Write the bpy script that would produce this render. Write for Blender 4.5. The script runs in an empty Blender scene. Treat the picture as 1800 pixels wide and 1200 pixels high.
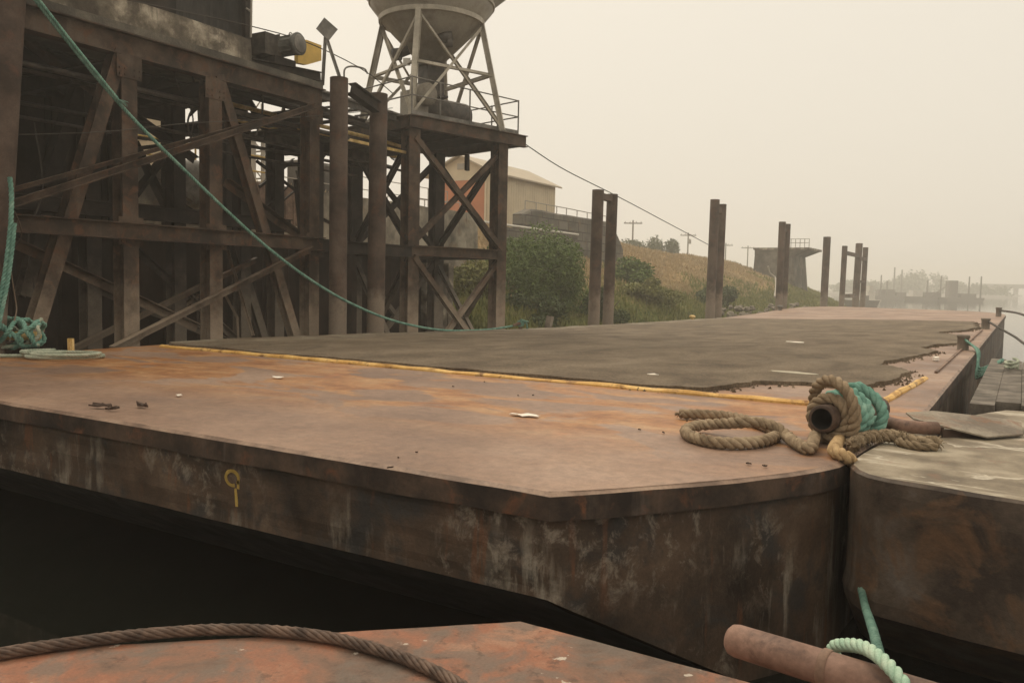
import bpy, math, random
import numpy as np
from mathutils import Vector, Matrix, noise as mnoise, geometry as mgeo
random.seed(7)
scene = bpy.context.scene
COL = scene.collection
V = Vector

# ------------------------------------------------------------------ survey of the place
# The eye stands 1.15 m above the deck of the moored barge (z = 0); +Y runs along the barge, +X to the river.
EYE = V((0, 0, 1.15)); FPX = 1480.0
_roll = math.tan(math.radians(1.15))
_d = V((900.0, 85.0, -FPX)).normalized()
_h = V((-2505.0, -(515 - 3405 * _roll - 600), -FPX))
_up = _d.cross(-_h).normalized()
if _up.y < 0: _up = -_up
_x = _d.cross(_up)
RC = Matrix((( _x.x, _d.x, _up.x), (_x.y, _d.y, _up.y), (_x.z, _d.z, _up.z)))   # world -> eye axes
def ray(u, v): return RC.transposed() @ V((u - 900, 600 - v, -FPX))
def gz(u, v, z=0.0):
    r = ray(u, v); return EYE + r * ((z - EYE.z) / r.z)
def gX(u, v, X):
    r = ray(u, v); return EYE + r * ((X - EYE.x) / r.x)
def gY(u, v, Y):
    r = ray(u, v); return EYE + r * ((Y - EYE.y) / r.y)
def gD(u, v, D):
    r = ray(u, v); return EYE + r * (D / FPX)

WATER = -1.3
def nz(x, y, z, s=1.0): return mnoise.noise(V((x * s, y * s, z * s)))
def lerp(a, b, t): return a + (b - a) * t
def sm(a, b, x):
    t = max(0.0, min(1.0, (x - a) / (b - a))); return t * t * (3 - 2 * t)
def pw(tab, x):
    if x <= tab[0][0]: return tab[0][1]
    for (a, b), (c, d) in zip(tab, tab[1:]):
        if x <= c: return b + (d - b) * (x - a) / (c - a)
    return tab[-1][1]

# ------------------------------------------------------------------ mesh builder
class MB:
    def __init__(s): s.v = []; s.f = []; s.sm = []
    def add(s, verts, faces, smooth=False):
        o = len(s.v); s.v.extend([tuple(p) for p in verts])
        for f in faces: s.f.append(tuple(i + o for i in f)); s.sm.append(smooth)
        return s
    def box(s, c, d, rot=None):
        c = V(c); x, y, z = d[0] / 2, d[1] / 2, d[2] / 2
        vs = [V((a * x, b * y, e * z)) for a in (-1, 1) for b in (-1, 1) for e in (-1, 1)]
        if rot is not None: vs = [rot @ p for p in vs]
        return s.add([p + c for p in vs], [(0, 1, 3, 2), (4, 6, 7, 5), (0, 4, 5, 1), (2, 3, 7, 6), (0, 2, 6, 4), (1, 5, 7, 3)])
    def span(s, a, b):
        a, b = V(a), V(b); return s.box((a + b) / 2, [abs(b[i] - a[i]) for i in range(3)])
    def sweep(s, sec, p0, p1, up=(0, 0, 1)):
        p0, p1 = V(p0), V(p1); d = (p1 - p0).normalized(); u = V(up)
        if abs(d.dot(u)) > .98: u = V((1, 0, 0))
        a = d.cross(u).normalized(); b = a.cross(d); n = len(sec)
        vs = [p0 + a * q[0] + b * q[1] for q in sec] + [p1 + a * q[0] + b * q[1] for q in sec]
        fs = [(i, (i + 1) % n, n + (i + 1) % n, n + i) for i in range(n)]
        fs += [tuple(range(n - 1, -1, -1)), tuple(range(n, 2 * n))]
        return s.add(vs, fs)
    def bar(s, p0, p1, w, h, up=(0, 0, 1)):
        return s.sweep([(-w/2, -h/2), (w/2, -h/2), (w/2, h/2), (-w/2, h/2)], p0, p1, up)
    def ibeam(s, p0, p1, w, h, up=(0, 0, 1), t=.022):
        w, h = w / 2, h / 2
        return s.sweep([(-w, -h), (w, -h), (w, -h + t), (t/2, -h + t), (t/2, h - t), (w, h - t), (w, h), (-w, h), (-w, h - t), (-t/2, h - t), (-t/2, -h + t), (-w, -h + t)], p0, p1, up)
    def angle(s, p0, p1, w, up=(0, 0, 1), t=.014):
        h = w / 2
        return s.sweep([(-h, -h), (h, -h), (h, -h + t), (-h + t, -h + t), (-h + t, h), (-h, h)], p0, p1, up)
    def channel(s, p0, p1, w, h, up=(0, 0, 1), t=.018):
        h /= 2
        return s.sweep([(0, -h), (w, -h), (w, -h + t), (t, -h + t), (t, h - t), (w, h - t), (w, h), (0, h)], p0, p1, up)
    def tube(s, pts, r, n=12, caps=True, smooth=True):
        pts = [V(p) for p in pts]; m = len(pts)
        rs = list(r) if hasattr(r, '__len__') else [r] * m
        T = [(pts[min(i + 1, m - 1)] - pts[max(i - 1, 0)]).normalized() for i in range(m)]
        u = T[0].orthogonal().normalized(); vs = []
        for i in range(m):
            u = (u - T[i] * u.dot(T[i])).normalized(); w = T[i].cross(u)
            for k in range(n):
                a = 2 * math.pi * k / n
                vs.append(pts[i] + (u * math.cos(a) + w * math.sin(a)) * rs[i])
        fs = [(i * n + k, i * n + (k + 1) % n, (i + 1) * n + (k + 1) % n, (i + 1) * n + k) for i in range(m - 1) for k in range(n)]
        s.add(vs, fs, smooth)
        if caps:
            s.add(vs[:n], [tuple(range(n - 1, -1, -1))]); s.add(vs[-n:], [tuple(range(n))])
        return s
    def lathe(s, prof, c, n=40, smooth=True, axis=None):
        c = V(c); vs = []; m = len(prof)
        q = V((0, 0, 1)).rotation_difference(V(axis).normalized()) if axis is not None else None
        for r, z in prof:
            for k in range(n):
                a = 2 * math.pi * k / n; p = V((r * math.cos(a), r * math.sin(a), z))
                vs.append(c + (q @ p if q else p))
        fs = [(i * n + k, i * n + (k + 1) % n, (i + 1) * n + (k + 1) % n, (i + 1) * n + k) for i in range(m - 1) for k in range(n)]
        return s.add(vs, fs, smooth)
    def prism(s, outl, z0, z1):
        n = len(outl)
        vs = [(p[0], p[1], z0) for p in outl] + [(p[0], p[1], z1) for p in outl]
        fs = [(i, (i + 1) % n, n + (i + 1) % n, n + i) for i in range(n)] + [tuple(range(n - 1, -1, -1)), tuple(range(n, 2 * n))]
        return s.add(vs, fs)

WL = {}
def meta(o, label=None, cat=None, group=None, kind=None):
    if label: o['label'] = label
    if cat: o['category'] = cat
    if group: o['group'] = group
    if kind: o['kind'] = kind
    return o
def thing(name, label, cat, loc, group=None):
    o = bpy.data.objects.new(name, None); COL.objects.link(o); o.location = loc
    o.empty_display_size = .2; WL[o.name] = V(loc)
    return meta(o, label, cat, group)
def obj(name, mb, m, parent=None, label=None, cat=None, group=None, kind=None, loc=None):
    """one mesh object; vertices are given in world metres"""
    off = WL[parent.name] if parent else (V(loc) if loc is not None else None)
    if off is None:
        a = np.array(mb.v); off = V((float(a[:, 0].mean()), float(a[:, 1].mean()), float(a[:, 2].min())))
    me = bpy.data.meshes.new(name)
    me.from_pydata([(p[0] - off[0], p[1] - off[1], p[2] - off[2]) for p in mb.v], [], mb.f)
    me.polygons.foreach_set('use_smooth', mb.sm); me.update()
    for k in (m if isinstance(m, (list, tuple)) else [m]): me.materials.append(k)
    o = bpy.data.objects.new(name, me); COL.objects.link(o)
    if parent: o.parent = parent
    else: o.location = off
    WL[o.name] = V(off)
    return meta(o, label, cat, group, kind)

# ------------------------------------------------------------------ ropes
def smooth_path(pts, ds):
    pts = [V(p) for p in pts]
    P = [pts[0] * 2 - pts[1]] + pts + [pts[-1] * 2 - pts[-2]]
    fine = []
    for i in range(1, len(P) - 2):
        a, b, c, d = P[i - 1:i + 3]
        n = max(2, int((c - b).length / ds * 1.6))
        for k in range(n):
            t = k / n
            fine.append(.5 * ((2 * b) + (c - a) * t + (2 * a - 5 * b + 4 * c - d) * t * t + (3 * b - a - 3 * c + d) * t ** 3))
    fine.append(pts[-1])
    out = [fine[0]]; acc = 0
    for p, q in zip(fine, fine[1:]):
        acc += (q - p).length
        if acc >= ds: out.append(q); acc = 0
    if (out[-1] - fine[-1]).length > ds * .3: out.append(fine[-1])
    return out
def rope(mb, pts, r, pitch=None, strands=3, n=7, fuzz=0.0, swell=0.0):
    pitch = pitch or r * 7.0
    C = smooth_path(pts, pitch / 9.0); m = len(C)
    T = [(C[min(i + 1, m - 1)] - C[max(i - 1, 0)]).normalized() for i in range(m)]
    u = T[0].orthogonal().normalized(); F = []; s = 0; S = [0]
    for i in range(m):
        u = (u - T[i] * u.dot(T[i])).normalized(); F.append((u.copy(), T[i].cross(u)))
        if i: s += (C[i] - C[i - 1]).length; S.append(s)
    k0 = .5 if strands == 3 else .62
    rs = r * (.53 if strands == 3 else .40)
    for k in range(strands):
        pts2 = []; rr = []
        for i in range(m):
            a = 2 * math.pi * (S[i] / pitch + k / strands)
            w = 1 + swell * nz(S[i] * 6, k * 3.1, 0)
            p = C[i] + (F[i][0] * math.cos(a) + F[i][1] * math.sin(a)) * r * k0 * w
            if fuzz: p = p + V((random.uniform(-1, 1), random.uniform(-1, 1), random.uniform(-1, 1))) * fuzz
            pts2.append(p); rr.append(rs * w)
        mb.tube(pts2, rr, n)
    return C
def fray(mb, p, d, n, L, r):
    d = V(d).normalized()
    for _ in range(n):
        e = (d + V((random.uniform(-.6, .6), random.uniform(-.6, .6), random.uniform(-.5, .4)))).normalized()
        q = V(p); mb.tube([q, q + e * L * .5, q + e * L + V((0, 0, -L * random.uniform(0, .3)))], [r, r * .8, r * .4], 5)

# ------------------------------------------------------------------ materials
class NT:
    def __init__(s, name):
        s.m = bpy.data.materials.new(name); s.m.use_nodes = True
        s.t = s.m.node_tree; s.b = s.t.nodes['Principled BSDF']
        s.pos = s.new('ShaderNodeNewGeometry').outputs['Position']
    def new(s, ty, **k):
        n = s.t.nodes.new(ty)
        for a, b in k.items(): setattr(n, a, b)
        return n
    def ln(s, a, b): s.t.links.new(a, b)
    def put(s, sock, val):
        if hasattr(val, 'is_linked') or isinstance(val, bpy.types.NodeSocket): s.ln(val, sock)
        elif isinstance(val, (tuple, list)) and len(val) == 3 and sock.type == 'RGBA': sock.default_value = (*val, 1)
        else: sock.default_value = val
    def scale(s, sx, sy, sz, rot=0.0, src=None):
        n = s.new('ShaderNodeMapping'); s.ln(src or s.pos, n.inputs['Vector']); n.inputs['Scale'].default_value = (sx, sy, sz)
        n.inputs['Rotation'].default_value = (0, 0, rot)
        return n.outputs[0]
    def noise(s, sc, det=4, rough=.55, vec=None, dist=0.0):
        n = s.new('ShaderNodeTexNoise'); s.ln(vec or s.pos, n.inputs['Vector'])
        n.inputs['Scale'].default_value = sc; n.inputs['Detail'].default_value = det
        n.inputs['Roughness'].default_value = rough; n.inputs['Distortion'].default_value = dist
        return n.outputs['Fac']
    def voro(s, sc, vec=None, feature='F1', out='Distance', rnd=1.0):
        n = s.new('ShaderNodeTexVoronoi', feature=feature); s.ln(vec or s.pos, n.inputs['Vector'])
        n.inputs['Scale'].default_value = sc; n.inputs['Randomness'].default_value = rnd
        return n.outputs[out]
    def ramp(s, fac, stops, interp='LINEAR'):
        n = s.new('ShaderNodeValToRGB'); s.ln(fac, n.inputs[0]); e = n.color_ramp; e.interpolation = interp
        while len(e.elements) < len(stops): e.elements.new(.5)
        for el, (p, c) in zip(e.elements, stops):
            el.position = p; el.color = (*c, 1) if isinstance(c, tuple) else (c, c, c, 1)
        return n.outputs[0]
    def step(s, fac, a, b): return s.ramp(fac, [(a, 0.0), (b, 1.0)])
    def mix(s, fac, a, b, blend='MIX'):
        n = s.new('ShaderNodeMix', data_type='RGBA', blend_type=blend)
        s.put(n.inputs[0], fac); s.put(n.inputs[6], a); s.put(n.inputs[7], b); return n.outputs[2]
    def math(s, op, a, b=0.0, clamp=False):
        n = s.new('ShaderNodeMath', operation=op, use_clamp=clamp); s.put(n.inputs[0], a); s.put(n.inputs[1], b); return n.outputs[0]
    def maprange(s, v, a, b, c=0.0, d=1.0):
        n = s.new('ShaderNodeMapRange', interpolation_type='SMOOTHSTEP'); s.put(n.inputs[0], v)
        for i, q in enumerate((a, b, c, d)): n.inputs[i + 1].default_value = q
        return n.outputs[0]
    def xyz(s):
        n = s.new('ShaderNodeSeparateXYZ'); s.ln(s.pos, n.inputs[0]); return n.outputs
    def bump(s, h, strength=.3, dist=.01):
        n = s.new('ShaderNodeBump'); s.ln(h, n.inputs['Height']); n.inputs['Strength'].default_value = strength; n.inputs['Distance'].default_value = dist
        s.ln(n.outputs[0], s.b.inputs['Normal'])
    def done(s, col, rough=.7, spec=.4, metal=0.0):
        s.put(s.b.inputs['Base Color'], col); s.put(s.b.inputs['Roughness'], rough)
        s.b.inputs['Specular IOR Level'].default_value = spec; s.b.inputs['Metallic'].default_value = metal
        return s.m

def weathered(name, dark, mid, light, sc=1.6, rough=.75, streak=0.0, streak_col=(.3, .28, .25), rust=None, rust_amt=.55, bump=.35, bd=.006, spec=.35, fine=40, silt=None, gain=1.0):
    """layered weathered surface: cloudy tone, fine grain, vertical streaks, rust blotches"""
    n = NT(name)
    col = n.ramp(n.noise(sc, 8, .62), [(.39, dark), (.5, mid), (.61, light)])
    if rust: col = n.mix(n.math('MULTIPLY', n.step(n.noise(sc * 1.9, 7, .65, dist=.6), rust_amt, rust_amt + .13), .85), col, rust)
    if gain != 1.0: col = n.mix(1.0, col, (gain, gain, gain), 'MULTIPLY')
    if silt:
        zz = n.math('ADD', n.xyz()[2], n.math('MULTIPLY', n.math('SUBTRACT', n.noise(2.2, 6, .65), .5), 2.4))
        col = n.mix(n.math('MULTIPLY', n.maprange(zz, silt[0], silt[1]), .8), col, silt[2])
    if streak:
        st = n.step(n.noise(1.0, 6, .6, n.scale(7, 7, .55)), .55, .72)
        st = n.math('MULTIPLY', st, n.step(n.noise(.9, 4, .5), .45, .62))
        col = n.mix(n.math('MULTIPLY', st, streak), col, streak_col)
    g = n.noise(fine, 5, .7)
    col = n.mix(.35, col, n.ramp(g, [(.3, (.25, .25, .25)), (.7, (.75, .75, .75))]), 'OVERLAY')
    n.bump(n.math('ADD', n.math('MULTIPLY', g, .5), n.noise(sc * 4, 6, .6)), bump, bd)
    return n.done(col, n.ramp(n.noise(sc * 2.3, 5), [(.3, rough - .12), (.7, min(1, rough + .12))]), spec)

def flat(name, c, rough=.7, var=.25, sc=6, bump=.15, spec=.4):
    n = NT(name); k = n.noise(sc, 6, .6)
    n.bump(n.noise(sc * 8, 4, .6), bump, .004)
    return n.done(n.ramp(k, [(.25, tuple(x * (1 - var) for x in c)), (.75, tuple(min(1, x * (1 + var)) for x in c))]), rough, spec)

M = {}
def mat_deck():
    n = NT('rusty_deck_plate'); x, y, z = n.xyz()
    big = n.noise(.55, 5, .5)
    col = n.ramp(big, [(.38, (.170, .105, .075)), (.52, (.235, .148, .104)), (.62, (.288, .190, .137))])
    # orange bloom rust where rain water stood, mostly a strip a little inside the head of the barge
    band = n.math('MULTIPLY', n.maprange(y, 4.9, 6.5), n.maprange(y, 9.8, 8.6))
    wx = n.scale(.75, 1.25, 1.0)
    p1 = n.noise(.95, 7, .58, wx, .8)
    bloom = n.math('MULTIPLY', n.step(p1, .455, .505), n.math('ADD', n.math('MULTIPLY', band, .92), .05))
    oc = n.ramp(n.noise(2.2, 6, .65, wx), [(.36, (.22, .088, .030)), (.5, (.32, .148, .055)), (.64, (.37, .21, .10))])
    col = n.mix(bloom, col, oc)
    # darker rings left where the pools dried
    ring = n.math('MULTIPLY', n.ramp(p1, [(.555, 0.0), (.60, 1.0), (.64, 0.0)]), n.math('MULTIPLY', n.step(n.noise(1.9, 4), .5, .62), band))
    col = n.mix(n.math('MULTIPLY', ring, .5), col, (.15, .06, .025))
    hot = n.math('MULTIPLY', n.step(n.noise(1.5, 5, .6, dist=.5), .64, .76), band)
    col = n.mix(n.math('MULTIPLY', hot, .7), col, (.42, .13, .035))
    sp = n.math('MULTIPLY', n.step(n.noise(26, 3, .6), .70, .76), n.step(n.noise(1.6, 3), .5, .6))
    col = n.mix(n.math('MULTIPLY', sp, .75), col, (.055, .035, .025))
    g = n.noise(60, 5, .7)
    col = n.mix(.6, col, n.ramp(n.noise(11, 7, .72), [(.38, (.36, .36, .36)), (.62, (.64, .64, .64))]), 'OVERLAY')
    col = n.mix(.35, col, n.ramp(g, [(.3, (.3, .3, .3)), (.7, (.7, .7, .7))]), 'OVERLAY')
    n.bump(n.math('ADD', n.math('MULTIPLY', g, .35), n.math('ADD', n.noise(7, 6, .6), n.math('MULTIPLY', n.noise(1.1, 3), 2.0))), .22, .010)
    return n.done(col, n.ramp(n.noise(1.7, 5), [(.3, .46), (.7, .66)]), .45)
def mat_slab():
    n = NT('worn_deck_cover'); x, y, z = n.xyz()
    st = n.noise(1.0, 8, .62, n.scale(1.3, .75, 1, .3), .5)
    col = n.ramp(st, [(.36, (.088, .064, .042)), (.48, (.124, .093, .062)), (.55, (.146, .111, .075)), (.66, (.18, .139, .096))])
    pale = n.math('MULTIPLY', n.maprange(x, -10.6, -12.0), n.step(n.noise(1.0, 7, .65, n.scale(1.2, 1.0, 1, .1)), .44, .62))
    col = n.mix(n.math('MULTIPLY', pale, .75), col, (.27, .24, .185))
    wash = n.step(n.noise(1.0, 6, .6, n.scale(.9, .6, 1, .4)), .54, .64)
    col = n.mix(n.math('MULTIPLY', wash, .22), col, (.20, .165, .12))
    drk = n.step(n.noise(1.0, 7, .65, n.scale(1.3, .9, 1, -.2), .8), .57, .65)
    col = n.mix(n.math('MULTIPLY', drk, .38), col, (.040, .031, .022))
    g = n.math('ADD', n.math('MULTIPLY', n.noise(24, 8, .8), .6), n.math('MULTIPLY', n.noise(48, 4, .7), .4))
    col = n.mix(.85, col, n.ramp(g, [(.36, (.2, .2, .2)), (.64, (.8, .8, .8))]), 'OVERLAY')
    n.bump(n.math('ADD', n.math('MULTIPLY', g, 1.5), n.noise(5, 7, .7)), .7, .016)
    return n.done(col, .82, .25)
def mat_hull():
    n = NT('rusty_hull_plate')
    col = n.ramp(n.noise(1.5, 8, .62), [(.36, (.020, .013, .009)), (.46, (.050, .033, .022)), (.55, (.078, .049, .032)), (.65, (.118, .079, .053))])
    gp = n.math('MULTIPLY', n.step(n.noise(2.6, 6, .62, dist=.4), .52, .64), .75)
    col = n.mix(gp, col, (.030, .030, .030))
    # pale salt runs and scraped paint
    sv = n.noise(1.0, 6, .66, n.scale(6.5, 6.5, 1.1))
    blot = n.step(n.noise(1.35, 5, .55), .49, .66)
    col = n.mix(n.math('MULTIPLY', n.math('MULTIPLY', n.step(sv, .52, .62), blot), .72), col, (.27, .235, .19))
    sc2 = n.math('MULTIPLY', n.step(n.noise(6.0, 9, .76, n.scale(1.15, 1.15, .95), .4), .505, .625), n.step(n.noise(.8, 3, .5), .47, .58))
    col = n.mix(n.math('MULTIPLY', sc2, .6), col, (.30, .255, .205))
    rr = n.math('MULTIPLY', n.step(n.noise(1.0, 5, .6, n.scale(9, 9, .8)), .59, .66), n.step(n.noise(1.2, 3), .42, .52))
    col = n.mix(n.math('MULTIPLY', rr, .5), col, (.15, .058, .025))
    g = n.noise(45, 5, .7)
    col = n.mix(.4, col, n.ramp(g, [(.3, (.25, .25, .25)), (.7, (.75, .75, .75))]), 'OVERLAY')
    n.bump(n.math('ADD', n.math('MULTIPLY', g, .5), n.math('ADD', n.noise(6, 6, .65), n.math('MULTIPLY', n.noise(1.2, 2), 3.0))), .4, .012)
    return n.done(col, n.ramp(n.noise(3, 5), [(.3, .5), (.7, .8)]), .35)
def mat_red():
    n = NT('red_lead_deck')
    col = n.ramp(n.noise(1.6, 8, .62, dist=.3), [(.38, (.095, .062, .046)), (.46, (.175, .098, .066)), (.54, (.25, .104, .060)), (.63, (.29, .155, .10))])
    gp = n.math('MULTIPLY', n.step(n.noise(3.0, 7, .65, dist=.7), .48, .58), .75)
    col = n.mix(gp, col, (.135, .105, .085))
    wp = n.step(n.noise(7.5, 6, .6), .655, .68)
    col = n.mix(n.math('MULTIPLY', wp, .8), col, (.50, .44, .37))
    dk = n.step(n.noise(11, 6, .7), .57, .65)
    col = n.mix(n.math('MULTIPLY', dk, .55), col, (.06, .036, .026))
    g = n.noise(70, 5, .7)
    col = n.mix(.35, col, n.ramp(g, [(.3, (.25, .25, .25)), (.7, (.75, .75, .75))]), 'OVERLAY')
    n.bump(n.math('ADD', g, n.math('MULTIPLY', n.noise(9, 6, .65), 2.0)), .35, .007)
    return n.done(col, .66, .35)
def mat_blocktop():
    n = NT('silt_covered_steel')
    col = n.ramp(n.noise(2.0, 7, .6), [(.38, (.115, .090, .062)), (.5, (.20, .163, .115)), (.62, (.30, .255, .19))])
    tide = n.noise(1.0, 5, .5, n.scale(1.3, 2.6, 1, .35), 1.0)
    tm = n.math('MULTIPLY', n.ramp(tide, [(.53, 0.0), (.56, .9), (.59, .3), (.66, 0.0)]), n.step(n.noise(1.3, 4), .42, .52))
    col = n.mix(tm, col, (.48, .43, .35))
    rs = n.step(n.noise(3.2, 6, .65), .60, .70)
    col = n.mix(n.math('MULTIPLY', rs, .6), col, (.21, .105, .062))
    g = n.noise(50, 5, .7)
    col = n.mix(.3, col, n.ramp(g, [(.3, (.3, .3, .3)), (.7, (.7, .7, .7))]), 'OVERLAY')
    n.bump(n.math('ADD', g, n.math('MULTIPLY', n.noise(8, 6), 2.0)), .4, .008)
    return n.done(col, .7, .35)
def mat_rope(name, c1, c2, c3):
    n = NT(name)
    col = n.ramp(n.noise(9, 6, .65), [(.3, c1), (.52, c2), (.72, c3)])
    f = n.noise(180, 3, .7)
    col = n.mix(.4, col, n.ramp(f, [(.3, (.25, .25, .25)), (.7, (.75, .75, .75))]), 'OVERLAY')
    n.bump(f, .5, .003)
    return n.done(col, .85, .2)
def mat_ground():
    n = NT('bank_soil'); x, y, z = n.xyz()
    tan = n.ramp(n.noise(.35, 8, .65), [(.38, (.19, .13, .06)), (.5, (.32, .22, .11)), (.62, (.42, .30, .16))])
    grn = n.ramp(n.noise(.5, 8, .65), [(.38, (.045, .065, .016)), (.52, (.11, .13, .032)), (.64, (.21, .19, .06))])
    hz = n.math('ADD', z, n.math('MULTIPLY', n.math('SUBTRACT', n.noise(.28, 6, .6), .5), 6.5))
    n.bump(n.noise(2.2, 8, .7), .8, .3)
    return n.done(n.mix(n.maprange(hz, -.1, 1.9), grn, tan), .95, .1)
def mat_water():
    n = NT('river_water')
    n.bump(n.math('ADD', n.noise(1.0, 4, .5, n.scale(1.0, .55, 1)), n.math('MULTIPLY', n.noise(.22, 3), 2.0)), .06, .05)
    n.b.inputs['IOR'].default_value = 1.33
    return n.done((.008, .009, .007), .05, .5)
def mat_leaf(name, a, b, c):
    n = NT(name)
    col = n.ramp(n.noise(.9, 4, .6), [(.3, a), (.5, b), (.72, c)])
    col = n.mix(.5, col, n.ramp(n.noise(9, 2), [(.35, a), (.65, c)]))
    n.b.inputs['Subsurface Weight'].default_value = 0.0
    return n.done(col, .7, .25)
def mat_stone():
    n = NT('old_stone_blocks')
    br = n.new('ShaderNodeTexBrick'); mp = n.new('ShaderNodeCombineXYZ'); x, y, z = n.xyz()
    n.ln(y, mp.inputs[0]); n.ln(z, mp.inputs[1])
    n.ln(mp.outputs[0], br.inputs['Vector']); br.inputs['Scale'].default_value = 1.0
    br.inputs['Brick Width'].default_value = 1.3; br.inputs['Row Height'].default_value = .55; br.inputs['Mortar Size'].default_value = .03
    br.inputs['Color1'].default_value = (.11, .10, .085, 1); br.inputs['Color2'].default_value = (.17, .155, .13, 1); br.inputs['Mortar'].default_value = (.035, .03, .025, 1)
    st = n.step(n.noise(.9, 7, .65), .45, .65)
    col = n.mix(n.math('MULTIPLY', st, .75), br.outputs[0], (.055, .05, .042))
    col = n.mix(n.math('MULTIPLY', n.step(n.noise(1.7, 6, .6), .56, .68), .6), col, (.17, .12, .065))
    n.bump(n.noise(5, 6, .7), .6, .05)
    return n.done(col, .9, .2)

M['deck'] = mat_deck(); M['slab'] = mat_slab(); M['hull'] = mat_hull(); M['red'] = mat_red(); M['btop'] = mat_blocktop()
M['palesheet'] = weathered('pale_rusty_sheet', (.13, .105, .08), (.20, .168, .13), (.26, .225, .175), 2.5, .7, 0, rust=(.19, .10, .06), rust_amt=.52)
M['band'] = weathered('rusty_rubbing_band', (.019, .013, .010), (.044, .029, .021), (.085, .054, .037), 2.2, .7, .5, (.19, .16, .14), (.15, .062, .03), .56, .4, .008)
M['silt'] = flat('pale_dried_silt', (.40, .36, .28), .85, .25, 5)
M['bittrust'] = weathered('dark_bitt_rust', (.045, .027, .020), (.085, .053, .038), (.135, .088, .064), 6, .75)
M['rope_dim'] = mat_rope('dim_teal_rope', (.05, .11, .09), (.10, .185, .15), (.17, .26, .21))
M['rim'] = weathered('worn_deck_rim', (.14, .092, .068), (.23, .155, .115), (.30, .21, .155), 3, .55)
M['keel'] = weathered('black_hull_bottom', (.010, .009, .008), (.016, .014, .012), (.026, .02, .017), 2, .8)
M['yellow'] = weathered('chipped_yellow_paint', (.50, .28, .075), (.64, .39, .12), (.72, .48, .18), 2.2, .65, 0, rust=(.16, .065, .025), rust_amt=.525, bump=.5)
M['ypaint'] = weathered('old_yellow_paint', (.30, .20, .045), (.42, .28, .07), (.50, .35, .10), 7, .7, 0, rust=(.10, .055, .03), rust_amt=.58)
M['machyel'] = flat('machine_yellow', (.62, .40, .08), .55, .15, 4)
M['palyel'] = weathered('faded_yellow_pipe', (.40, .26, .08), (.58, .40, .15), (.68, .50, .24), 5, .65, 0, rust=(.2, .09, .04), rust_amt=.6)
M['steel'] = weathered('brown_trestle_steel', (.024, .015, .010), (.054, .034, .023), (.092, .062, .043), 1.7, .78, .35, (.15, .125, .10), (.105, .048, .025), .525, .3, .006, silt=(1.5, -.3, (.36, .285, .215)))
M['steeld'] = weathered('shade_dark_trestle_steel', (.007, .005, .004), (.015, .011, .009), (.030, .022, .017), 1.7, .82, .2, (.08, .068, .055), silt=(1.7, -.4, (.26, .215, .17)))  # darker copy of the brown steel; shade under the deck is in the colour
M['pile'] = weathered('rusted_steel_pile', (.036, .023, .017), (.068, .044, .033), (.105, .072, .055), 1.2, .8, .3, (.15, .115, .09), (.10, .048, .03), .55, .4, .01, silt=(1.1, .2, (.25, .20, .155)))
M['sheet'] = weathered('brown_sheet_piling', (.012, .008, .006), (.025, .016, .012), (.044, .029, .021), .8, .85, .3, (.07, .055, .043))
M['conc'] = weathered('stained_concrete', (.045, .036, .028), (.14, .118, .09), (.40, .35, .275), 1.1, .88, .8, (.05, .042, .033), (.075, .06, .046), .50, .5, .012)
M['concdark'] = weathered('sooty_concrete', (.045, .04, .034), (.09, .08, .066), (.17, .15, .12), .7, .9, .7, (.04, .035, .03), None, .5, .5, .02)
M['seawall'] = weathered('seawall_concrete', (.06, .052, .042), (.19, .165, .13), (.34, .30, .24), .55, .9, .9, (.05, .042, .032), (.17, .105, .05), .55, .5, .02)
M['house'] = weathered('dark_sheet_iron', (.012, .011, .010), (.022, .020, .018), (.036, .032, .029), .9, .75, .35, (.07, .06, .05))
M['silo'] = weathered('grimy_cream_steel', (.21, .185, .148), (.29, .26, .215), (.35, .32, .265), 1.3, .6, .5, (.12, .095, .072), (.12, .075, .048), .63, .2, .004)
M['silotrim'] = weathered('cream_painted_steel', (.33, .295, .24), (.42, .38, .31), (.50, .455, .38), 2, .6, .4, (.2, .15, .11), (.15, .085, .05), .64, .2, .003)
M['mach'] = weathered('oily_machinery', (.022, .018, .015), (.05, .041, .034), (.085, .07, .057), 3, .6, .3, (.14, .12, .1))
M['motor'] = weathered('grey_green_motor', (.045, .046, .042), (.075, .076, .07), (.11, .11, .10), 4, .55)
M['grey'] = weathered('weathered_grey_metal', (.10, .095, .085), (.16, .15, .135), (.22, .205, .185), 3, .7, .4, (.09, .075, .06))
M['wall'] = flat('tan_shed_siding', (.56, .47, .335), .8, .12, 1.2)
M['door'] = flat('brick_red_door', (.44, .165, .075), .7, .15, 1.5)
M['roof'] = flat('pale_shed_roof', (.40, .34, .26), .75, .12, 1)
M['rail'] = flat('rail_grey', (.30, .27, .23), .7, .15)
M['white'] = flat('white_flake', (.78, .72, .64), .7, .08, 20)
M['timber'] = weathered('weathered_timber', (.09, .075, .06), (.155, .13, .105), (.23, .195, .16), 2.4, .85, 0, bump=.6)
M['plank'] = weathered('grey_plank', (.07, .059, .048), (.118, .10, .082), (.18, .155, .128), 3, .85)
M['rust'] = weathered('rusty_plate', (.10, .06, .042), (.17, .105, .075), (.235, .155, .112), 2.5, .7, 0, rust=(.21, .10, .05), rust_amt=.58)
M['rustpipe'] = weathered('red_rust_pipe', (.115, .066, .048), (.20, .118, .088), (.27, .165, .125), 3.2, .68, 0, rust=(.075, .045, .036), rust_amt=.55)
M['scale'] = flat('rust_scale', (.06, .036, .026), .85, .3, 20)
M['rope_brown'] = mat_rope('brown_hawser', (.12, .086, .054), (.255, .19, .124), (.37, .29, .20))
M['rope_teal'] = mat_rope('teal_polypropylene', (.075, .17, .14), (.155, .305, .25), (.28, .42, .35))
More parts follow.
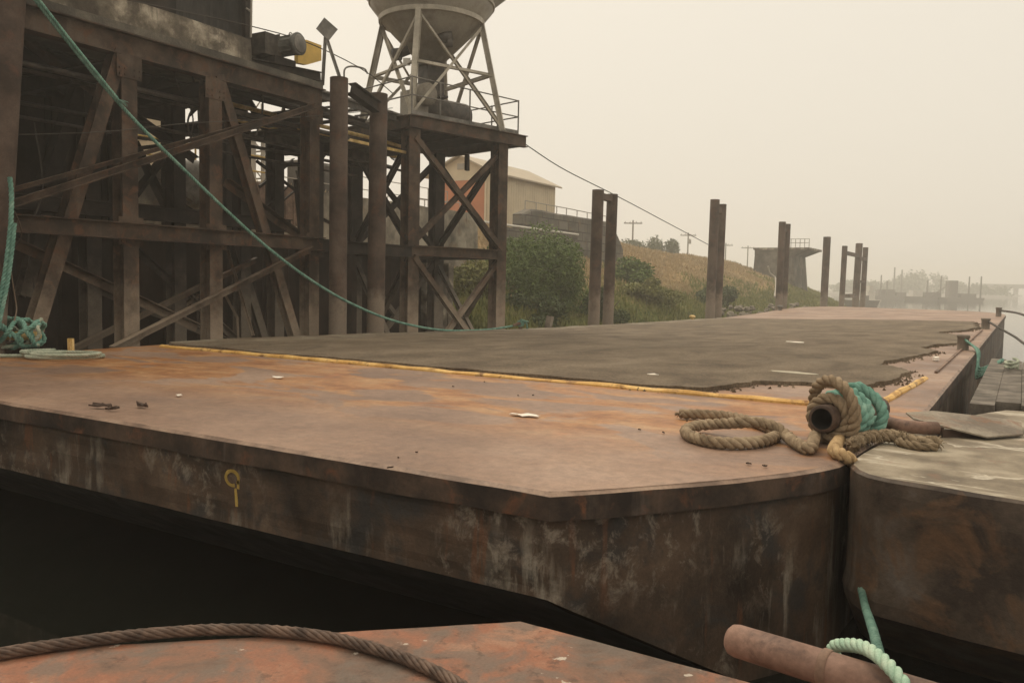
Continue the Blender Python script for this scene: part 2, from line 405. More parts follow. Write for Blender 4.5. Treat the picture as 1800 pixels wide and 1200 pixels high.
M['rope_mint'] = mat_rope('faded_mint_rope', (.21, .36, .27), (.36, .50, .39), (.52, .60, .48))
M['rope_pale'] = mat_rope('pale_green_line', (.21, .25, .19), (.35, .38, .30), (.50, .50, .40))
M['rope_tan'] = mat_rope('tan_rope', (.26, .17, .085), (.42, .29, .155), (.54, .40, .24))
M['rope_fuzz'] = mat_rope('frayed_dirty_rope', (.10, .072, .045), (.22, .165, .105), (.36, .285, .20))
M['wire'] = weathered('rusty_wire_rope', (.042, .026, .019), (.085, .053, .038), (.14, .09, .065), 9, .65)
M['cable'] = flat('dark_cable', (.05, .042, .035), .7)
M['ground'] = mat_ground(); M['water'] = mat_water(); M['stone'] = mat_stone()
M['leaf'] = mat_leaf('willow_leaf', (.040, .078, .018), (.095, .15, .036), (.17, .22, .06))
M['leafdark'] = mat_leaf('blackberry_leaf', (.022, .040, .013), (.05, .078, .024), (.095, .12, .04))
M['leafpale'] = mat_leaf('weed_leaf', (.08, .095, .026), (.16, .17, .05), (.25, .23, .08))
M['dry'] = mat_leaf('dry_grass', (.30, .215, .115), (.38, .28, .155), (.46, .36, .21))
M['green'] = mat_leaf('green_grass', (.09, .115, .03), (.17, .19, .05), (.28, .25, .09))
M['bark'] = flat('bark', (.07, .055, .04), .9)
M['rock'] = flat('riprap_rock', (.19, .165, .13), .9, .35, 2.5, .4)
M['far'] = flat('far_haze_grey', (.19, .175, .16), .8)  # lightened grey for distant things; part of the haze is in the colour
M['farwhite'] = flat('far_white_paint', (.55, .52, .47), .7)

# ------------------------------------------------------------------ setting: water, bank
mb = MB(); mb.add([(-700, -700, WATER), (700, -700, WATER), (700, 700, WATER), (-700, 700, WATER)], [(0, 1, 2, 3)])
obj('water', mb, M['water'], kind='structure', loc=(0, 0, WATER))

def plateau(y): return pw([(30, 4.4), (60, 4.35), (80, 4.0), (105, 3.3), (135, 2.3), (175, 1.0), (230, -.6), (300, -2)], y)
def bank(x, y):
    zp = plateau(y)
    w = nz(x, y, 0, .11) * .55 + nz(x, y, 3, .35) * .18
    # open bank further along
    t = (-14.6 - max(0, y - 92) * .20 - x + nz(0, y, 9, .06) * 1.6) / 12.6
    a = -1.9 if t <= 0 else (-1.9 + (zp + 1.9) * (min(t, 1) ** .85) if t < 1 else zp)
    a += w * max(0, min(1, t * 3)) * (1.0 if t < 1.3 else .35)
    # behind the sheet piling near the trestle: a filled shelf, then the sea wall
    if x > -16.7: b = -4.0
    elif x > -21.05: b = 1.75 + w * .3
    else: b = 4.15 + w * .25
    k = sm(22.2, 24.5, y)
    return lerp(b, a, k)
xs = [-14, -14.6, -15.3, -16, -16.6, -16.75, -17.5, -18.3, -19.2, -20.1, -21.0, -21.12, -22, -23, -24, -25, -26, -27, -28.5, -30, -33, -37, -42, -50, -60, -75, -100, -140, -200, -300, -450, -690]
ys = [-690, -300, -100, -40, -15, -6, 0] + [2 + i * 1.0 for i in range(30)] + [32 + i * 1.25 for i in range(52)] + [98 + i * 4 for i in range(30)] + [230, 260, 300, 690]
mb = MB(); n = len(xs)
mb.add([(x, y, bank(x, y)) for y in ys for x in xs], [(j * n + i + 1, j * n + i, (j + 1) * n + i, (j + 1) * n + i + 1) for j in range(len(ys) - 1) for i in range(n - 1)], True)
obj('bank', mb, M['ground'], kind='structure', loc=(0, 0, 0))

# tufts of grass: nobody could count them
def tufts(name, m, spots, h0, h1):
    mb = MB()
    for x, y in spots:
        z = bank(x, y) - .03
        for _ in range(3):
            a = random.uniform(0, 6.28); h = random.uniform(h0, h1); w = random.uniform(.02, .05) * (1 + y / 60)
            dx, dy = math.cos(a) * w, math.sin(a) * w; lx, ly = random.uniform(-.35, .35) * h, random.uniform(-.35, .35) * h
            X, Y = x + random.uniform(-.25, .25), y + random.uniform(-.25, .25)
            mb.add([(X - dx, Y - dy, z), (X + dx, Y + dy, z), (X + lx, Y + ly, z + h)], [(0, 1, 2)])
    return obj(name, mb, m, loc=(0, 0, 0))
def spots(n, x0, x1, y0, y1, keep):
    out = []
    while len(out) < n:
        x, y = random.uniform(x0, x1), y0 + (y1 - y0) * random.random() ** 1.6
        if random.random() < keep(x, y): out.append((x, y))
    return out
o = tufts('dry_grass', M['dry'], spots(22000, -34, -16.5, 25, 125, lambda x, y: sm(.2, 2.4, bank(x, y) + nz(x, y, 5, .16) * 2.6)) + spots(1500, -25, -21.2, 9, 25, lambda x, y: 1), .10, .30)
meta(o, 'dry tan grass covering the upper river bank', 'grass', kind='stuff')
o = tufts('green_grass', M['green'], spots(11000, -24, -15, 24, 120, lambda x, y: 1 - sm(.1, 2.2, bank(x, y) + nz(x, y, 5, .16) * 2.6)),   .12, .38)
meta(o, 'green weeds and grass along the foot of the river bank', 'grass', kind='stuff')

def leafmass(mb, c, rad, n, size, shape=1.0, lumps=9, seed=0):
    rnd = random.Random(seed); c = V(c); L = []
    for i in range(lumps):
        while True:
            p = V((rnd.uniform(-1, 1), rnd.uniform(-1, 1), rnd.uniform(-1, 1)))
            if p.length < 1: break
        L.append((V((p.x * rad[0] * .75, p.y * rad[1] * .75, p.z * rad[2] * .75)), rnd.uniform(.28, .5)))
    for _ in range(n):
        q, s = rnd.choice(L)
        d = V((rnd.gauss(0, 1), rnd.gauss(0, 1), rnd.gauss(0, 1))).normalized() * (rnd.random() ** .4)
        p = c + q + V((d.x * rad[0] * s, d.y * rad[1] * s, d.z * rad[2] * s))
        a = V((rnd.gauss(0, 1), rnd.gauss(0, 1), rnd.gauss(0, .8))).normalized(); b = a.orthogonal().normalized()
        b.rotate(Matrix.Rotation(rnd.uniform(0, 6.28), 3, a)); k = size * rnd.uniform(.6, 1.3)
        mb.add([p - a * k, p + b * k * .38, p + a * k, p - b * k * .38], [(0, 1, 2, 3)])
def shrub(name, label, cat, x, y, rad, n, size, m, group=None, lift=.75, lumps=10, seed=0, z=None):
    zb = bank(x, y) if z is None else z
    t = thing(name, label, cat, (x, y, zb), group)
    mb = MB(); leafmass(mb, (x, y, zb + rad[2] * lift), rad, n, size, lumps=lumps, seed=seed); obj('foliage', mb, m, t)
    mb = MB(); rnd = random.Random(seed)
    for i in range(6):
        e = V((x + rnd.uniform(-.6, .6) * rad[0], y + rnd.uniform(-.6, .6) * rad[1], zb + rad[2] * rnd.uniform(.7, 1.3)))
        b = V((x + rnd.uniform(-.15, .15), y + rnd.uniform(-.15, .15), zb - .2))
        mb.tube([b, b.lerp(e, .5) + V((rnd.uniform(-.15, .15), 0, .1)), e], [.05, .035, .012], 6)
    obj('branches', mb, M['bark'], t)
    return t
shrub('willow_bush', 'large rounded green willow bush behind the rope cleat, below the block wall', 'bush', -19.0, 32.6, (2.7, 3.6, 2.6), 42000, .080, M['leaf'], lumps=48, seed=3, z=-.7)
shrub('blackberry_bush', 'dark low bramble bush right of the pile pair with the top spacer', 'bush', -16.6, 35.5, (1.1, 1.9, 1.0), 5000, .10, M['leafdark'], seed=4, z=-.7)
shrub('blackberry_bush', 'dark bramble at the foot of the willow, behind the short wooden stub', 'bush', -17.0, 29.5, (1.3, 2.4, 1.1), 6500, .10, M['leafdark'], seed=5, z=-1.0)
shrub('weed_bush', 'yellowish weeds behind the lower cross brace of the hopper tower', 'bush', -18.6, 27.0, (1.3, 1.7, 1.1), 4500, .10, M['leafpale'], seed=6, z=.2)
shrub('weed_bush', 'pale green weed clump between the two leftmost free-standing pile pairs', 'bush', -17.2, 43.0, (1.3, 2.6, .8), 4500, .11, M['leafpale'], seed=7)
shrub('bank_shrub', 'olive shrub halfway up the bank behind the pile pair with the top spacer', 'bush', -19.8, 46.5, (1.5, 2.6, 1.0), 5000, .12, M['leaf'], seed=8)
shrub('bank_shrub', 'dark green shrub by the rocks right of the second pile pair', 'bush', -17.6, 56, (1.4, 3.2, 1.1), 4000, .13, M['leafdark'], seed=9)
for i, (u, D, r, h, lab) in enumerate([(1104, 112, 2.6, 2.1, 'small rounded tree at the left end of the trees on the bank crest'), (1134, 116, 2.6, 1.7, 'lowest broad tree in the middle of the trees on the bank crest'),
        (1162, 112, 2.4, 2.6, 'tallest bushy tree of those on the bank crest, nearest the utility pole'), (1188, 140, 1.8, 1.3, 'low scrubby tree trailing off right of the tallest crest tree'),
        (1283, 150, 2.2, 2.1, 'lone faint tree on the crest right of the second pile pair')]):
    p = gD(u, 500, D); zb = bank(p.x, p.y)
    t = thing('crest_tree', lab, 'tree', (p.x, p.y, zb), 'trees on the crest of the bank')
    mb = MB(); leafmass(mb, (p.x, p.y, zb + h * .95), (r, r, h), 3200, .2, lumps=14, seed=30 + i); obj('crown', mb, M['leafdark'], t)
    mb = MB(); mb.tube([(p.x, p.y, zb - .3), (p.x + .1, p.y, zb + h * .5), (p.x, p.y, zb + h * 1.3)], [.16, .11, .04], 7); obj('trunk', mb, M['bark'], t)

# riprap rocks along the toe
def rock(c, r, seed):
    rnd = random.Random(seed); mb = MB(); N, K = 7, 9; vs = []
    for i in range(N + 1):
        th = math.pi * i / N
        for k in range(K):
            ph = 6.283 * k / K; d = V((math.sin(th) * math.cos(ph), math.sin(th) * math.sin(ph), math.cos(th)))
            q = 1 + .45 * mnoise.noise(d * 1.7 + V((seed, 0, 0))); vs.append((c[0] + d.x * r[0] * q, c[1] + d.y * r[1] * q, c[2] + d.z * r[2] * q))
    mb.add(vs, [(i * K + k, (i + 1) * K + k, (i + 1) * K + (k + 1) % K, i * K + (k + 1) % K) for i in range(N) for k in range(K)])
    return mb
rnd = random.Random(12)
for i in range(80):
    y = rnd.uniform(46, 72); x = -13.75 - rnd.random() * 1.9; s = rnd.uniform(.09, .26)
    z = -1.35 + (-13.4 - x) * .52 + rnd.uniform(0, .25)
    obj('riprap_rock', rock((x, y, z), (s * rnd.uniform(.8, 1.4), s * rnd.uniform(.8, 1.4), s * .75), i), M['rock'], label='pale grey rock among the riprap at the water edge beyond the second pile pair', cat='rock', group='riprap rocks at the foot of the bank')

# ------------------------------------------------------------------ the moored barge
DZ = [(10, 0), (14, -.06), (20, -.20), (27, -.27), (38, -.34), (46, -.24), (57.6, .06)]
def dz(y, x=-6.5): return pw(DZ, y) * max(0.0, min(1.1, (-.7 - x) / 11.6))
XR = [(4.02, -2.17), (4.32, -1.90), (4.67, -1.63), (5.0, -1.385), (5.36, -1.165), (5.6, -1.05), (5.87, -.965), (6.3, -.95), (7.2, -.88), (8.4, -.76), (9.2, -.735), (51, -.735), (54.5, -1.15), (56.5, -1.9), (57.6, -3.0)]
XC = -6.525
def xr(y): return pw(XR, y)
def xl(y): return 2 * XC - xr(y)
barge = thing('deck_barge', 'long flat rusty deck barge with a worn dark deck cover, moored along the piles', 'barge', (XC, 30, 0))
stn = [4.02 + i * .12 for i in range(22)] + [6.7 + i * .35 for i in range(40)] + [20.7 + i * 1.1 for i in range(28)] + [51.6 + i * .5 for i in range(12)] + [57.6]
stn = sorted(set(round(s, 3) for s in stn if s <= 57.6))
NX = 34; IN = .030
mb = MB(); vs = []
for y in stn:
    a, b = xl(y) + IN, xr(y) - IN
    yy = max(4.02 + IN, min(57.6 - IN, y))
    for i in range(NX + 1):
        x = lerp(a, b, i / NX); e = min(1, min(x - a, b - x, y - 4.02) / .4)
        vs.append((x, yy, dz(y, x) + e * (.006 * nz(x, y, 0, .8) + .006 * nz(x, y, 2, .3))))
mb.add(vs, [(j * (NX + 1) + i, j * (NX + 1) + i + 1, (j + 1) * (NX + 1) + i + 1, (j + 1) * (NX + 1) + i) for j in range(len(stn) - 1) for i in range(NX)], True)
obj('deck_plate', mb, M['deck'], barge)
# outline (counter-clockwise from the near left corner)
def lin(a, b, n): return [a + (b - a) * i / n for i in range(n)]
OUT = [(x, 4.02) for x in lin(xl(4.02), xr(4.02), 90)] + [(xr(y), y) for y in stn] + [(x, 57.6) for x in lin(xr(57.6), xl(57.6), 12)][1:] + [(xl(y), y) for y in reversed(stn)]
OUT = [OUT[0]] + [q for p, q in zip(OUT, OUT[1:]) if (V(p) - V(q)).length > 1e-4]
if (V(OUT[0]) - V(OUT[-1])).length < 1e-4: OUT.pop()
def inset(o, d):
    n = len(o); r = []
    for i in range(n):
        t = (V(o[(i + 1) % n]) - V(o[i - 1])).normalized(); r.append((o[i][0] - t.y * d, o[i][1] + t.x * d))
    return r
def ringstrip(mb, A, B, smooth=False):
    n = len(A); mb.add(list(A) + list(B), [(i, n + i, n + (i + 1) % n, (i + 1) % n) for i in range(n)], smooth)
def lip(p, k): return .010 * nz(p[0], p[1], k, 1.1) + .006 * nz(p[0], p[1], k, 4)
I0, I3 = inset(OUT, IN), inset(OUT, .042)
R0 = [(p[0], p[1], dz(p[1], p[0]) + .001) for p in I0]
R1 = [(p[0] + 0, p[1] - 0, dz(p[1], p[0]) - .020 + .004 * nz(p[0], p[1], 0, 3)) for p in OUT]
OW = [(p[0], p[1] + (lip(p, 5) if p[1] < 4.3 else 0)) for p in OUT]
R2 = [(p[0], p[1], dz(p[1], p[0]) - .155 + .016 * nz(p[0], p[1], 8, .9) + .006 * nz(p[0], p[1], 8, 5)) for p in OW]
R3 = [(p[0], p[1], q[2] - .004) for p, q in zip(I3, R2)]
mb = MB(); ringstrip(mb, R0, R1); obj('deck_rim', mb, M['rim'], barge)
mb = MB(); ringstrip(mb, R1, R2); ringstrip(mb, R2, R3)
obj('rubbing_band', mb, M['band'], barge)
def zb(y): return max(-2.6, min(-.62, -.62 - (min(y - 4.02, 57.6 - y)) * .64))
SUB = 9
mb = MB(); prev = R3; hb = [zb(p[1]) for p in OUT]
rings = [R3]
for k in range(1, SUB + 1):
    t = k / SUB
    rings.append([(p[0], p[1] + (.012 * nz(p[0], t * 3, 4, 1.3) if p[1] < 4.3 else 0), lerp(q[2], b, t)) for p, q, b in zip(I3, R3, hb)])
for a, b in zip(rings, rings[1:]): ringstrip(mb, a, b, True)
obj('hull', mb, M['hull'], barge)
mb = MB()
ys2 = sorted(set([s for s in stn if s < 8] + [8, 20, 35, 50] + [s for s in stn if s > 52]))
vs = []
for y in ys2: vs += [(xl(y) + .05, y + (.044 if y < 4.1 else 0), zb(y)), (xr(y) - .05, y + (.044 if y < 4.1 else 0), zb(y))]
mb.add(vs, [(2 * j, 2 * j + 1, 2 * j + 3, 2 * j + 2) for j in range(len(ys2) - 1)])
obj('rake_bottom', mb, M['keel'], barge)

# worn deck cover
def rough_poly(P, step, amp, seed):
    out = []
    for a, b in zip(P, P[1:] + P[:1]):
        a, b = V(a), V(b); n = max(1, int((b - a).length / step)); t = (b - a).normalized() if (b - a).length > 0 else V((1, 0)); q = V((-t.y, t.x))
        for i in range(n):
            p = a.lerp(b, i / n); k = 1.0
            out.append(p + q * amp * (nz(p.x, p.y, seed, 1.6) + .6 * nz(p.x, p.y, seed, 6)))
    return out
near = [(-12.12, 8.98), (-11.8, 8.83), (-8, 8.80), (-5, 8.76), (-3.35, 8.74)]
jag = [gz(u, v).xy for u, v in [(1235, 691), (1272, 684), (1320, 677), (1400, 677), (1455, 681), (1500, 685), (1540, 680), (1572, 672), (1604, 659), (1588, 652), (1566, 648), (1548, 645),
       (1560, 639), (1590, 634), (1625, 627), (1652, 620), (1640, 617), (1615, 613), (1640, 609), (1668, 606), (1690, 601), (1700, 596), (1672, 590), (1650, 586), (1672, 583), (1700, 581), (1718, 577)]]
jag = [(p.x, p.y) for p in jag]
P = near + jag + [(-1.6, 36.5), (-2.6, 37.6), (-6, 38.0), (-9, 37.4), (-12.1, 38.5), (-12.16, 25), (-12.15, 15)]
bd = rough_poly([V(p) for p in P], .07, .06, 3)
bd = [p + V((nz(p.x, p.y, 6, .7) * .14 + nz(p.x, p.y, 1, 3.5) * .05 + nz(p.x, p.y, 2, 11) * .03, nz(p.x, p.y, 8, .7) * .12 + nz(p.x, p.y, 3, 3.5) * .06 + nz(p.x, p.y, 4, 11) * .035)) if (p.x > -3.6 and p.y < 37) else p for p in bd]
bd = [V((min(p.x, xr(p.y) - .12), max(p.y, 8.72))) for p in bd]
pts = list(bd); nb = len(pts)
y = 9.0
while y < 38:
    st = .35 + (y - 9) * .03; x = -12.0
    while x < -1:
        pts.append(V((x + random.uniform(-.1, .1) * st, y + random.uniform(-.1, .1) * st))); x += st * 1.2
    y += st
co, ed, fa, *_ = mgeo.delaunay_2d_cdt(pts, [(i, (i + 1) % nb) for i in range(nb)], [], 1, 1e-5)
mb = MB()
def slabz(p): return dz(p[1], p[0]) + .050 + .016 * nz(p[0], p[1], 9, .35) + .010 * nz(p[0], p[1], 1, .9) + .005 * nz(p[0], p[1], 1, 3)
mb.add([(p[0], p[1], slabz(p)) for p in co], [tuple(f) for f in fa], True)
mb.add([(p[0], p[1], slabz(p)) for p in co[:nb]] + [(p[0], p[1], dz(p[1], p[0]) - .01) for p in co[:nb]], [(i, nb + i, nb + (i + 1) % nb, (i + 1) % nb) for i in range(nb)])
obj('deck_cover', mb, M['slab'], barge)

mb = MB(); rnd = random.Random(77)
edge = [p for p in bd if p.x > -3.7 and p.y < 37]
for _ in range(900):
    p = rnd.choice(edge); x, y = p.x + rnd.gauss(.04, .07), p.y - abs(rnd.gauss(0, .10)) * (1 if p.y < 12 else .3); r = rnd.uniform(.006, .026) * (1 + p.y / 40)
    if x > xr(y) - .05: continue
    q = [V((rnd.uniform(-1, 1), rnd.uniform(-1, 1), rnd.uniform(-.2, .9))) * r for _ in range(4)]; c = V((x, y, dz(y, x) + r * .3))
    mb.add([c + V((r, 0, -r * .4)), c + V((-r * .6, r * .8, -r * .4)), c + V((-r * .6, -r * .8, -r * .4)), c + q[0] * .5 + V((0, 0, r * .7))], [(0, 1, 3), (1, 2, 3), (2, 0, 3), (2, 1, 0)])
obj('gravel', mb, M['slab'], label='loose crumbs along the broken edge of the dark deck cover', cat='gravel', kind='stuff', loc=(0, 0, 0))
# yellow angle-iron edging
def strip(p0, p1, n, w, h, seed, amp):
    mb = MB(); p0, p1 = V(p0), V(p1); d = (p1 - p0).normalized(); q = V((-d.y, d.x, 0)); vs = []
    for i in range(n + 1):
        c = p0.lerp(p1, i / n); c = c + q * amp * nz(c.x, c.y, seed, 1.4); z = dz(c.y)
        hh = h * (1 + .35 * nz(c.x, c.y, seed + 2, 2.2)); ww = w * (1 + .25 * nz(c.x, c.y, seed + 5, 3.0))
        for a, b in ((-.5, -.004), (-.5, hh * .5), (-.2, hh), (.2, hh), (.5, hh * .6), (.5, -.004)): vs.append((c.x + q.x * a * ww, c.y + q.y * a * ww, z + b))
    fs = [(i * 6 + k, i * 6 + k + 1, (i + 1) * 6 + k + 1, (i + 1) * 6 + k) for i in range(n) for k in range(5)] + [(0, 1, 2, 3, 4, 5), tuple(n * 6 + k for k in range(6))]
    return mb.add(vs, fs)
obj('edging_strip', strip((-11.86, 8.66, 0), (-1.62, 8.60, 0), 90, .085, .042, 1, .035), M['yellow'], barge)
obj('edging_strip', strip((-1.18, 9.0, 0), (-1.05, 12.3, 0), 40, .075, .05, 3, .015), M['yellow'], barge)

# painted figure on the head plate
mb = MB(); YF = 4.02 + .042 - .006
cx, cz = gY(408, 840, YF).x, gY(408, 840, YF).z
def stroke(path, w):
    vs = []
    for i, (a, b) in enumerate(path):
        t = V(path[min(i + 1, len(path) - 1)]) - V(path[max(i - 1, 0)]); t.normalize(); q = V((-t.y, t.x)) * w / 2 * (1 + .25 * nz(a * 30, b * 30, 2))
        for yy in (YF - .0012, YF + .02): vs += [(a + q.x, yy, b + q.y), (a - q.x, yy, b - q.y)]
    n = len(path)
    mb.add(vs, [(4*i, 4*i+4, 4*i+5, 4*i+1) for i in range(n-1)] + [(4*i, 4*i+2, 4*i+6, 4*i+4) for i in range(n-1)] + [(4*i+1, 4*i+5, 4*i+7, 4*i+3) for i in range(n-1)] + [(0,1,3,2), (4*n-4,4*n-2,4*n-1,4*n-3)])
rx, rz = .066, .052
stroke([(cx + rx * math.cos(a), cz + rz * math.sin(a)) for a in [math.radians(x) for x in range(-35, 300, 11)]], .024)
stroke([(cx + rx * .80, cz - rz * .66), (cx + rx * .92, cz - .012), (cx + rx * .97, cz - .04), (cx + rx * .95, cz - .07)], .026)
p0, p1 = gY(414, 858, YF), gY(416, 890, YF)
stroke([(lerp(p0.x, p1.x, t), lerp(p0.z, p1.z, t)) for t in (0, .25, .5, .75, 1)], .024)
obj('painted_numeral', mb, M['ypaint'], barge, label='worn yellow painted figure 9 on the head plate')

# bitt at the near right corner: a horizontal pipe open toward the eye, on two saddles
BD = V((.17, .98, -.035)).normalized(); B0 = V((-1.225, 6.45, .195)); B1 = B0 + BD * 1.25
mb = MB(); n = 28
mb.lathe([(.078, .0), (.098, .0), (.103, .012), (.103, 1.25), (.0, 1.25)], B0, n, True, BD)
obj('bitt_pipe', mb, M['bittrust'], barge)
mb = MB(); mb.lathe([(.0, .35), (.079, .35), (.079, .0)], B0, n, True, BD); obj('pipe_bore', mb, M['keel'], barge)
mb = MB()
for t in (.42, 1.05):
    c = B0 + BD * t; mb.box((c.x, c.y, .06), (.15, .06, .14))
    obj('bitt_saddle', mb, M['rust'], barge); mb = MB()
mb.box((B0.x + .11, B0.y + .72, .006), (.34, 1.0, .02)); obj('bitt_base', mb, M['rust'], barge)
# bitt at the near left corner with a yellow pipe
q = gz(70, 616); Bl = V((q.x, q.y, .28)); axl = (V(gz(0, 616)) - V(q)).normalized()
mb = MB(); mb.lathe([(.0, -.02), (.04, -.02), (.045, .0), (.062, .0), (.066, .02), (.066, 1.3), (.0, 1.3)], Bl + V((0, 0, -.06)), 20, True, axl); obj('bitt_pipe', mb, M['palyel'], barge, label='faded yellow bitt pipe')
mb = MB()
for t in (.55, 1.1):
    c = Bl + axl * t; mb = MB(); mb.box((c.x, c.y, .10), (.10, .10, .22)); obj('bitt_saddle', mb, M['palyel'], barge)
q = gz(125, 619)
mb = MB(); mb.sweep([(-.045, -.02), (.045, -.02), (.045, .02), (.03, .02), (.03, -.005), (-.03, -.005), (-.03, .02), (-.045, .02)], (q.x, q.y, -.01), (q.x - .005, q.y, .205), (.2, -1, 0))
obj('stub_post', mb, M['palyel'], barge, label='short yellow stub post')
# cleat on the far left edge
CL = V((-12.05, 20.35, dz(20.35, -12.05)))
mb = MB(); mb.tube([CL, CL + V((0, 0, .17))], .05, 10)
mb.tube([CL + V((-.06, -.30, .17)), CL + V((0, -.12, .21)), CL + V((0, .1, .22)), CL + V((.05, .34, .26))], [.025, .045, .045, .025], 10)
obj('cleat', mb, M['rust'], barge)
for (u, v, h, r, m, lab) in [(963, 577, .40, .075, 'timber', 'short weathered stub beside the cleat'), (1217, 560, .24, .13, 'palyel', 'small mushroom bollard with a yellow top'), (1371, 549, .30, .17, 'grey', 'small grey bollard')]:
    p = gX(u, v, -12.05); z0 = dz(p.y, -12.05)
    mb = MB()
    if m == 'timber': mb.bar((p.x, p.y, z0), (p.x + .05, p.y + .05, z0 + h), .15, .17)
    else: mb.lathe([(r * .6, 0), (r * .55, h * .45), (r, h * .6), (r * .98, h * .85), (r * .55, h), (0, h)], (p.x, p.y, z0), 16)
    obj('deck_stub' if m == 'timber' else 'bollard', mb, M[m], barge, label=lab)
# bollards along the right side
for y, h, r in ((19.0, .30, .105), (30.5, .34, .12), (46.5, .45, .12)):
    mb = MB(); mb.lathe([(r * 1.1, -.01), (r, .03), (r, h * .8), (r * 1.18, h * .86), (r * 1.1, h), (0, h)], (xr(y) - .25, y, dz(y, -1)), 18); obj('bollard', mb, M['steeld'], barge)
mb = MB(); mb.span((-1.02, 13.2, -.01), (-.98, 20, .03)); mb.span((-1.05, 21, -.06), (-1.0, 29, .04)); obj('side_bar', mb, M['rust'], barge)

# ------------------------------------------------------------------ ropes and litter on the barge
Rh = .046
def dk(u, v, h=None): 
    p = gz(u, v, Rh if h is None else h); return p
pts = [dk(1196, 727), dk(1235, 728), dk(1277, 731), dk(1312, 738), dk(1344, 748), dk(1362, 757), dk(1362, 767), dk(1338, 775), dk(1297, 779), dk(1250, 776), dk(1214, 766), dk(1206, 755), dk(1232, 747, .06), dk(1275, 744, .10), dk(1310, 742, .135), dk(1340, 743, .13), dk(1366, 752, .10), dk(1382, 765, .06), dk(1400, 779), dk(1424, 788), dk(1446, 786)]
# wind round the pipe near its open end
side = V((BD.y, -BD.x, 0)).normalized(); upv = side.cross(BD)
if upv.z < 0: upv = -upv
def around(t, ang, r): return B0 + BD * t + (side * math.cos(ang) + upv * math.sin(ang)) * r
pts = pts[:-1]
for i in range(0, 12):
    pts.append(around(.07 + .012 * i, math.radians(-115 + i * 31), .103 + Rh * .95))
pts += [around(.20, math.radians(262), .155), around(.17, math.radians(295), .175), around(.12, math.radians(330), .20), around(.08, math.radians(5), .215), around(.07, math.radians(35), .235), around(.10, math.radians(65), .265), around(.16, math.radians(95), .28), around(.24, math.radians(125), .25), around(.31, math.radians(155), .20), around(.35, math.radians(195), .165), around(.38, math.radians(240), .155)]
mb = MB(); rope(mb, pts, Rh, .20, n=9, swell=.05); fray(mb, pts[0], (-1, .2, 0), 14, .05, .006)
obj('mooring_hawser', mb, M['rope_brown'], label='thick brown laid hawser looped on the deck and wound round the open bitt pipe', cat='rope')
pts = []
for i in range(0, 17):
    a = math.radians(-60 + i * 30); pts.append(around(.33 + .012 * i + .05 * math.sin(a + .6), a, .103 + .046 + .02 * math.sin(i * .8) ** 2))
for i in range(17, 36):
    a = math.radians(-60 + i * 30); pts.append(around(.56 + .008 * (i - 17) + .075 * math.sin(a + .9), a, .103 + .050 + (.055 if 22 < i < 30 else .01) + .018 * math.sin(i * 1.3)))
pts += [around(.80, math.radians(330), .13), around(.92, math.radians(318), .14), around(1.02, math.radians(300), .15)]
mb = MB(); rope(mb, pts, .047, .22, n=8, swell=.12)
obj('teal_rope', mb, M['rope_teal'], label='teal rope wound in fat turns round the bitt pipe behind the brown hawser', cat='rope')
pts = [around(.30, math.radians(-70), .15), gz(1466, 790, .05), gz(1474, 796, .047), gz(1488, 803, .035), gz(1497, 812, -.03), gz(1500, 822, -.14), gz(1501, 830, -.32)]
mb = MB(); rope(mb, pts, .047, .21, n=8); obj('tan_rope', mb, M['rope_tan'], label='short pale tan rope dropping from the bitt into the gap between the hulls', cat='rope')

# left corner: tangled teal heap and the flat pale coil
rnd = random.Random(4); hc = Bl + axl * .42 + V((0, 0, -.03)); pts = []
for i in range(120):
    a = i * .62 + rnd.uniform(-.2, .2); b = math.sin(i * .23) * 1.2 + rnd.uniform(-.25, .25)
    k = 1 + .10 * rnd.uniform(-1, 1)
    e = axl; s_ = V((-e.y, e.x, 0)); 
    pts.append(hc + e * (math.sin(b) * .40 * k - .04) + s_ * (math.cos(a) * .27 * k * math.cos(b * .7)) + V((0, 0, max(-.20, math.sin(a) * .25 * k * math.cos(b * .7)))))
mb = MB(); rope(mb, pts[:84], .036, .16, n=6); obj('teal_rope_heap', mb, M['rope_teal'], label='tangled heap of teal rope piled over the yellow pipe at the left corner', cat='rope')
mb = MB(); rope(mb, [p + V((.02, .01, .015)) for p in pts[84:]], .030, .14, n=6)
obj('grey_rope', mb, M['rope_pale'], label='dull grey rope tangled through the teal heap', cat='rope')
cc = gz(105, 630); pts = [gz(-30, 624, .03), gz(0, 625, .03), gz(40, 625, .03)]
eR = (gz(160, 630) - gz(50, 630)).normalized(); eB = V((-eR.y, eR.x, 0))
for i in range(0, 78):
    a = math.pi * .75 - i * .33; big = 1.0 + .12 * math.sin(i * .53)
    r1 = .46 if (i // 19) % 2 == 0 else .24; off = .10 if (i // 19) % 2 == 0 else -.20
    pts.append(cc + eR * (off + math.cos(a) * r1 * big) + eB * (math.sin(a) * r1 * .62 * big) + V((0, 0, .027 + .0009 * i)))
mb = MB(); rope(mb, pts, .026, .12, n=6); obj('coiled_line', mb, M['rope_pale'], label='flat coil of pale green line lying round the yellow stub post', cat='rope')

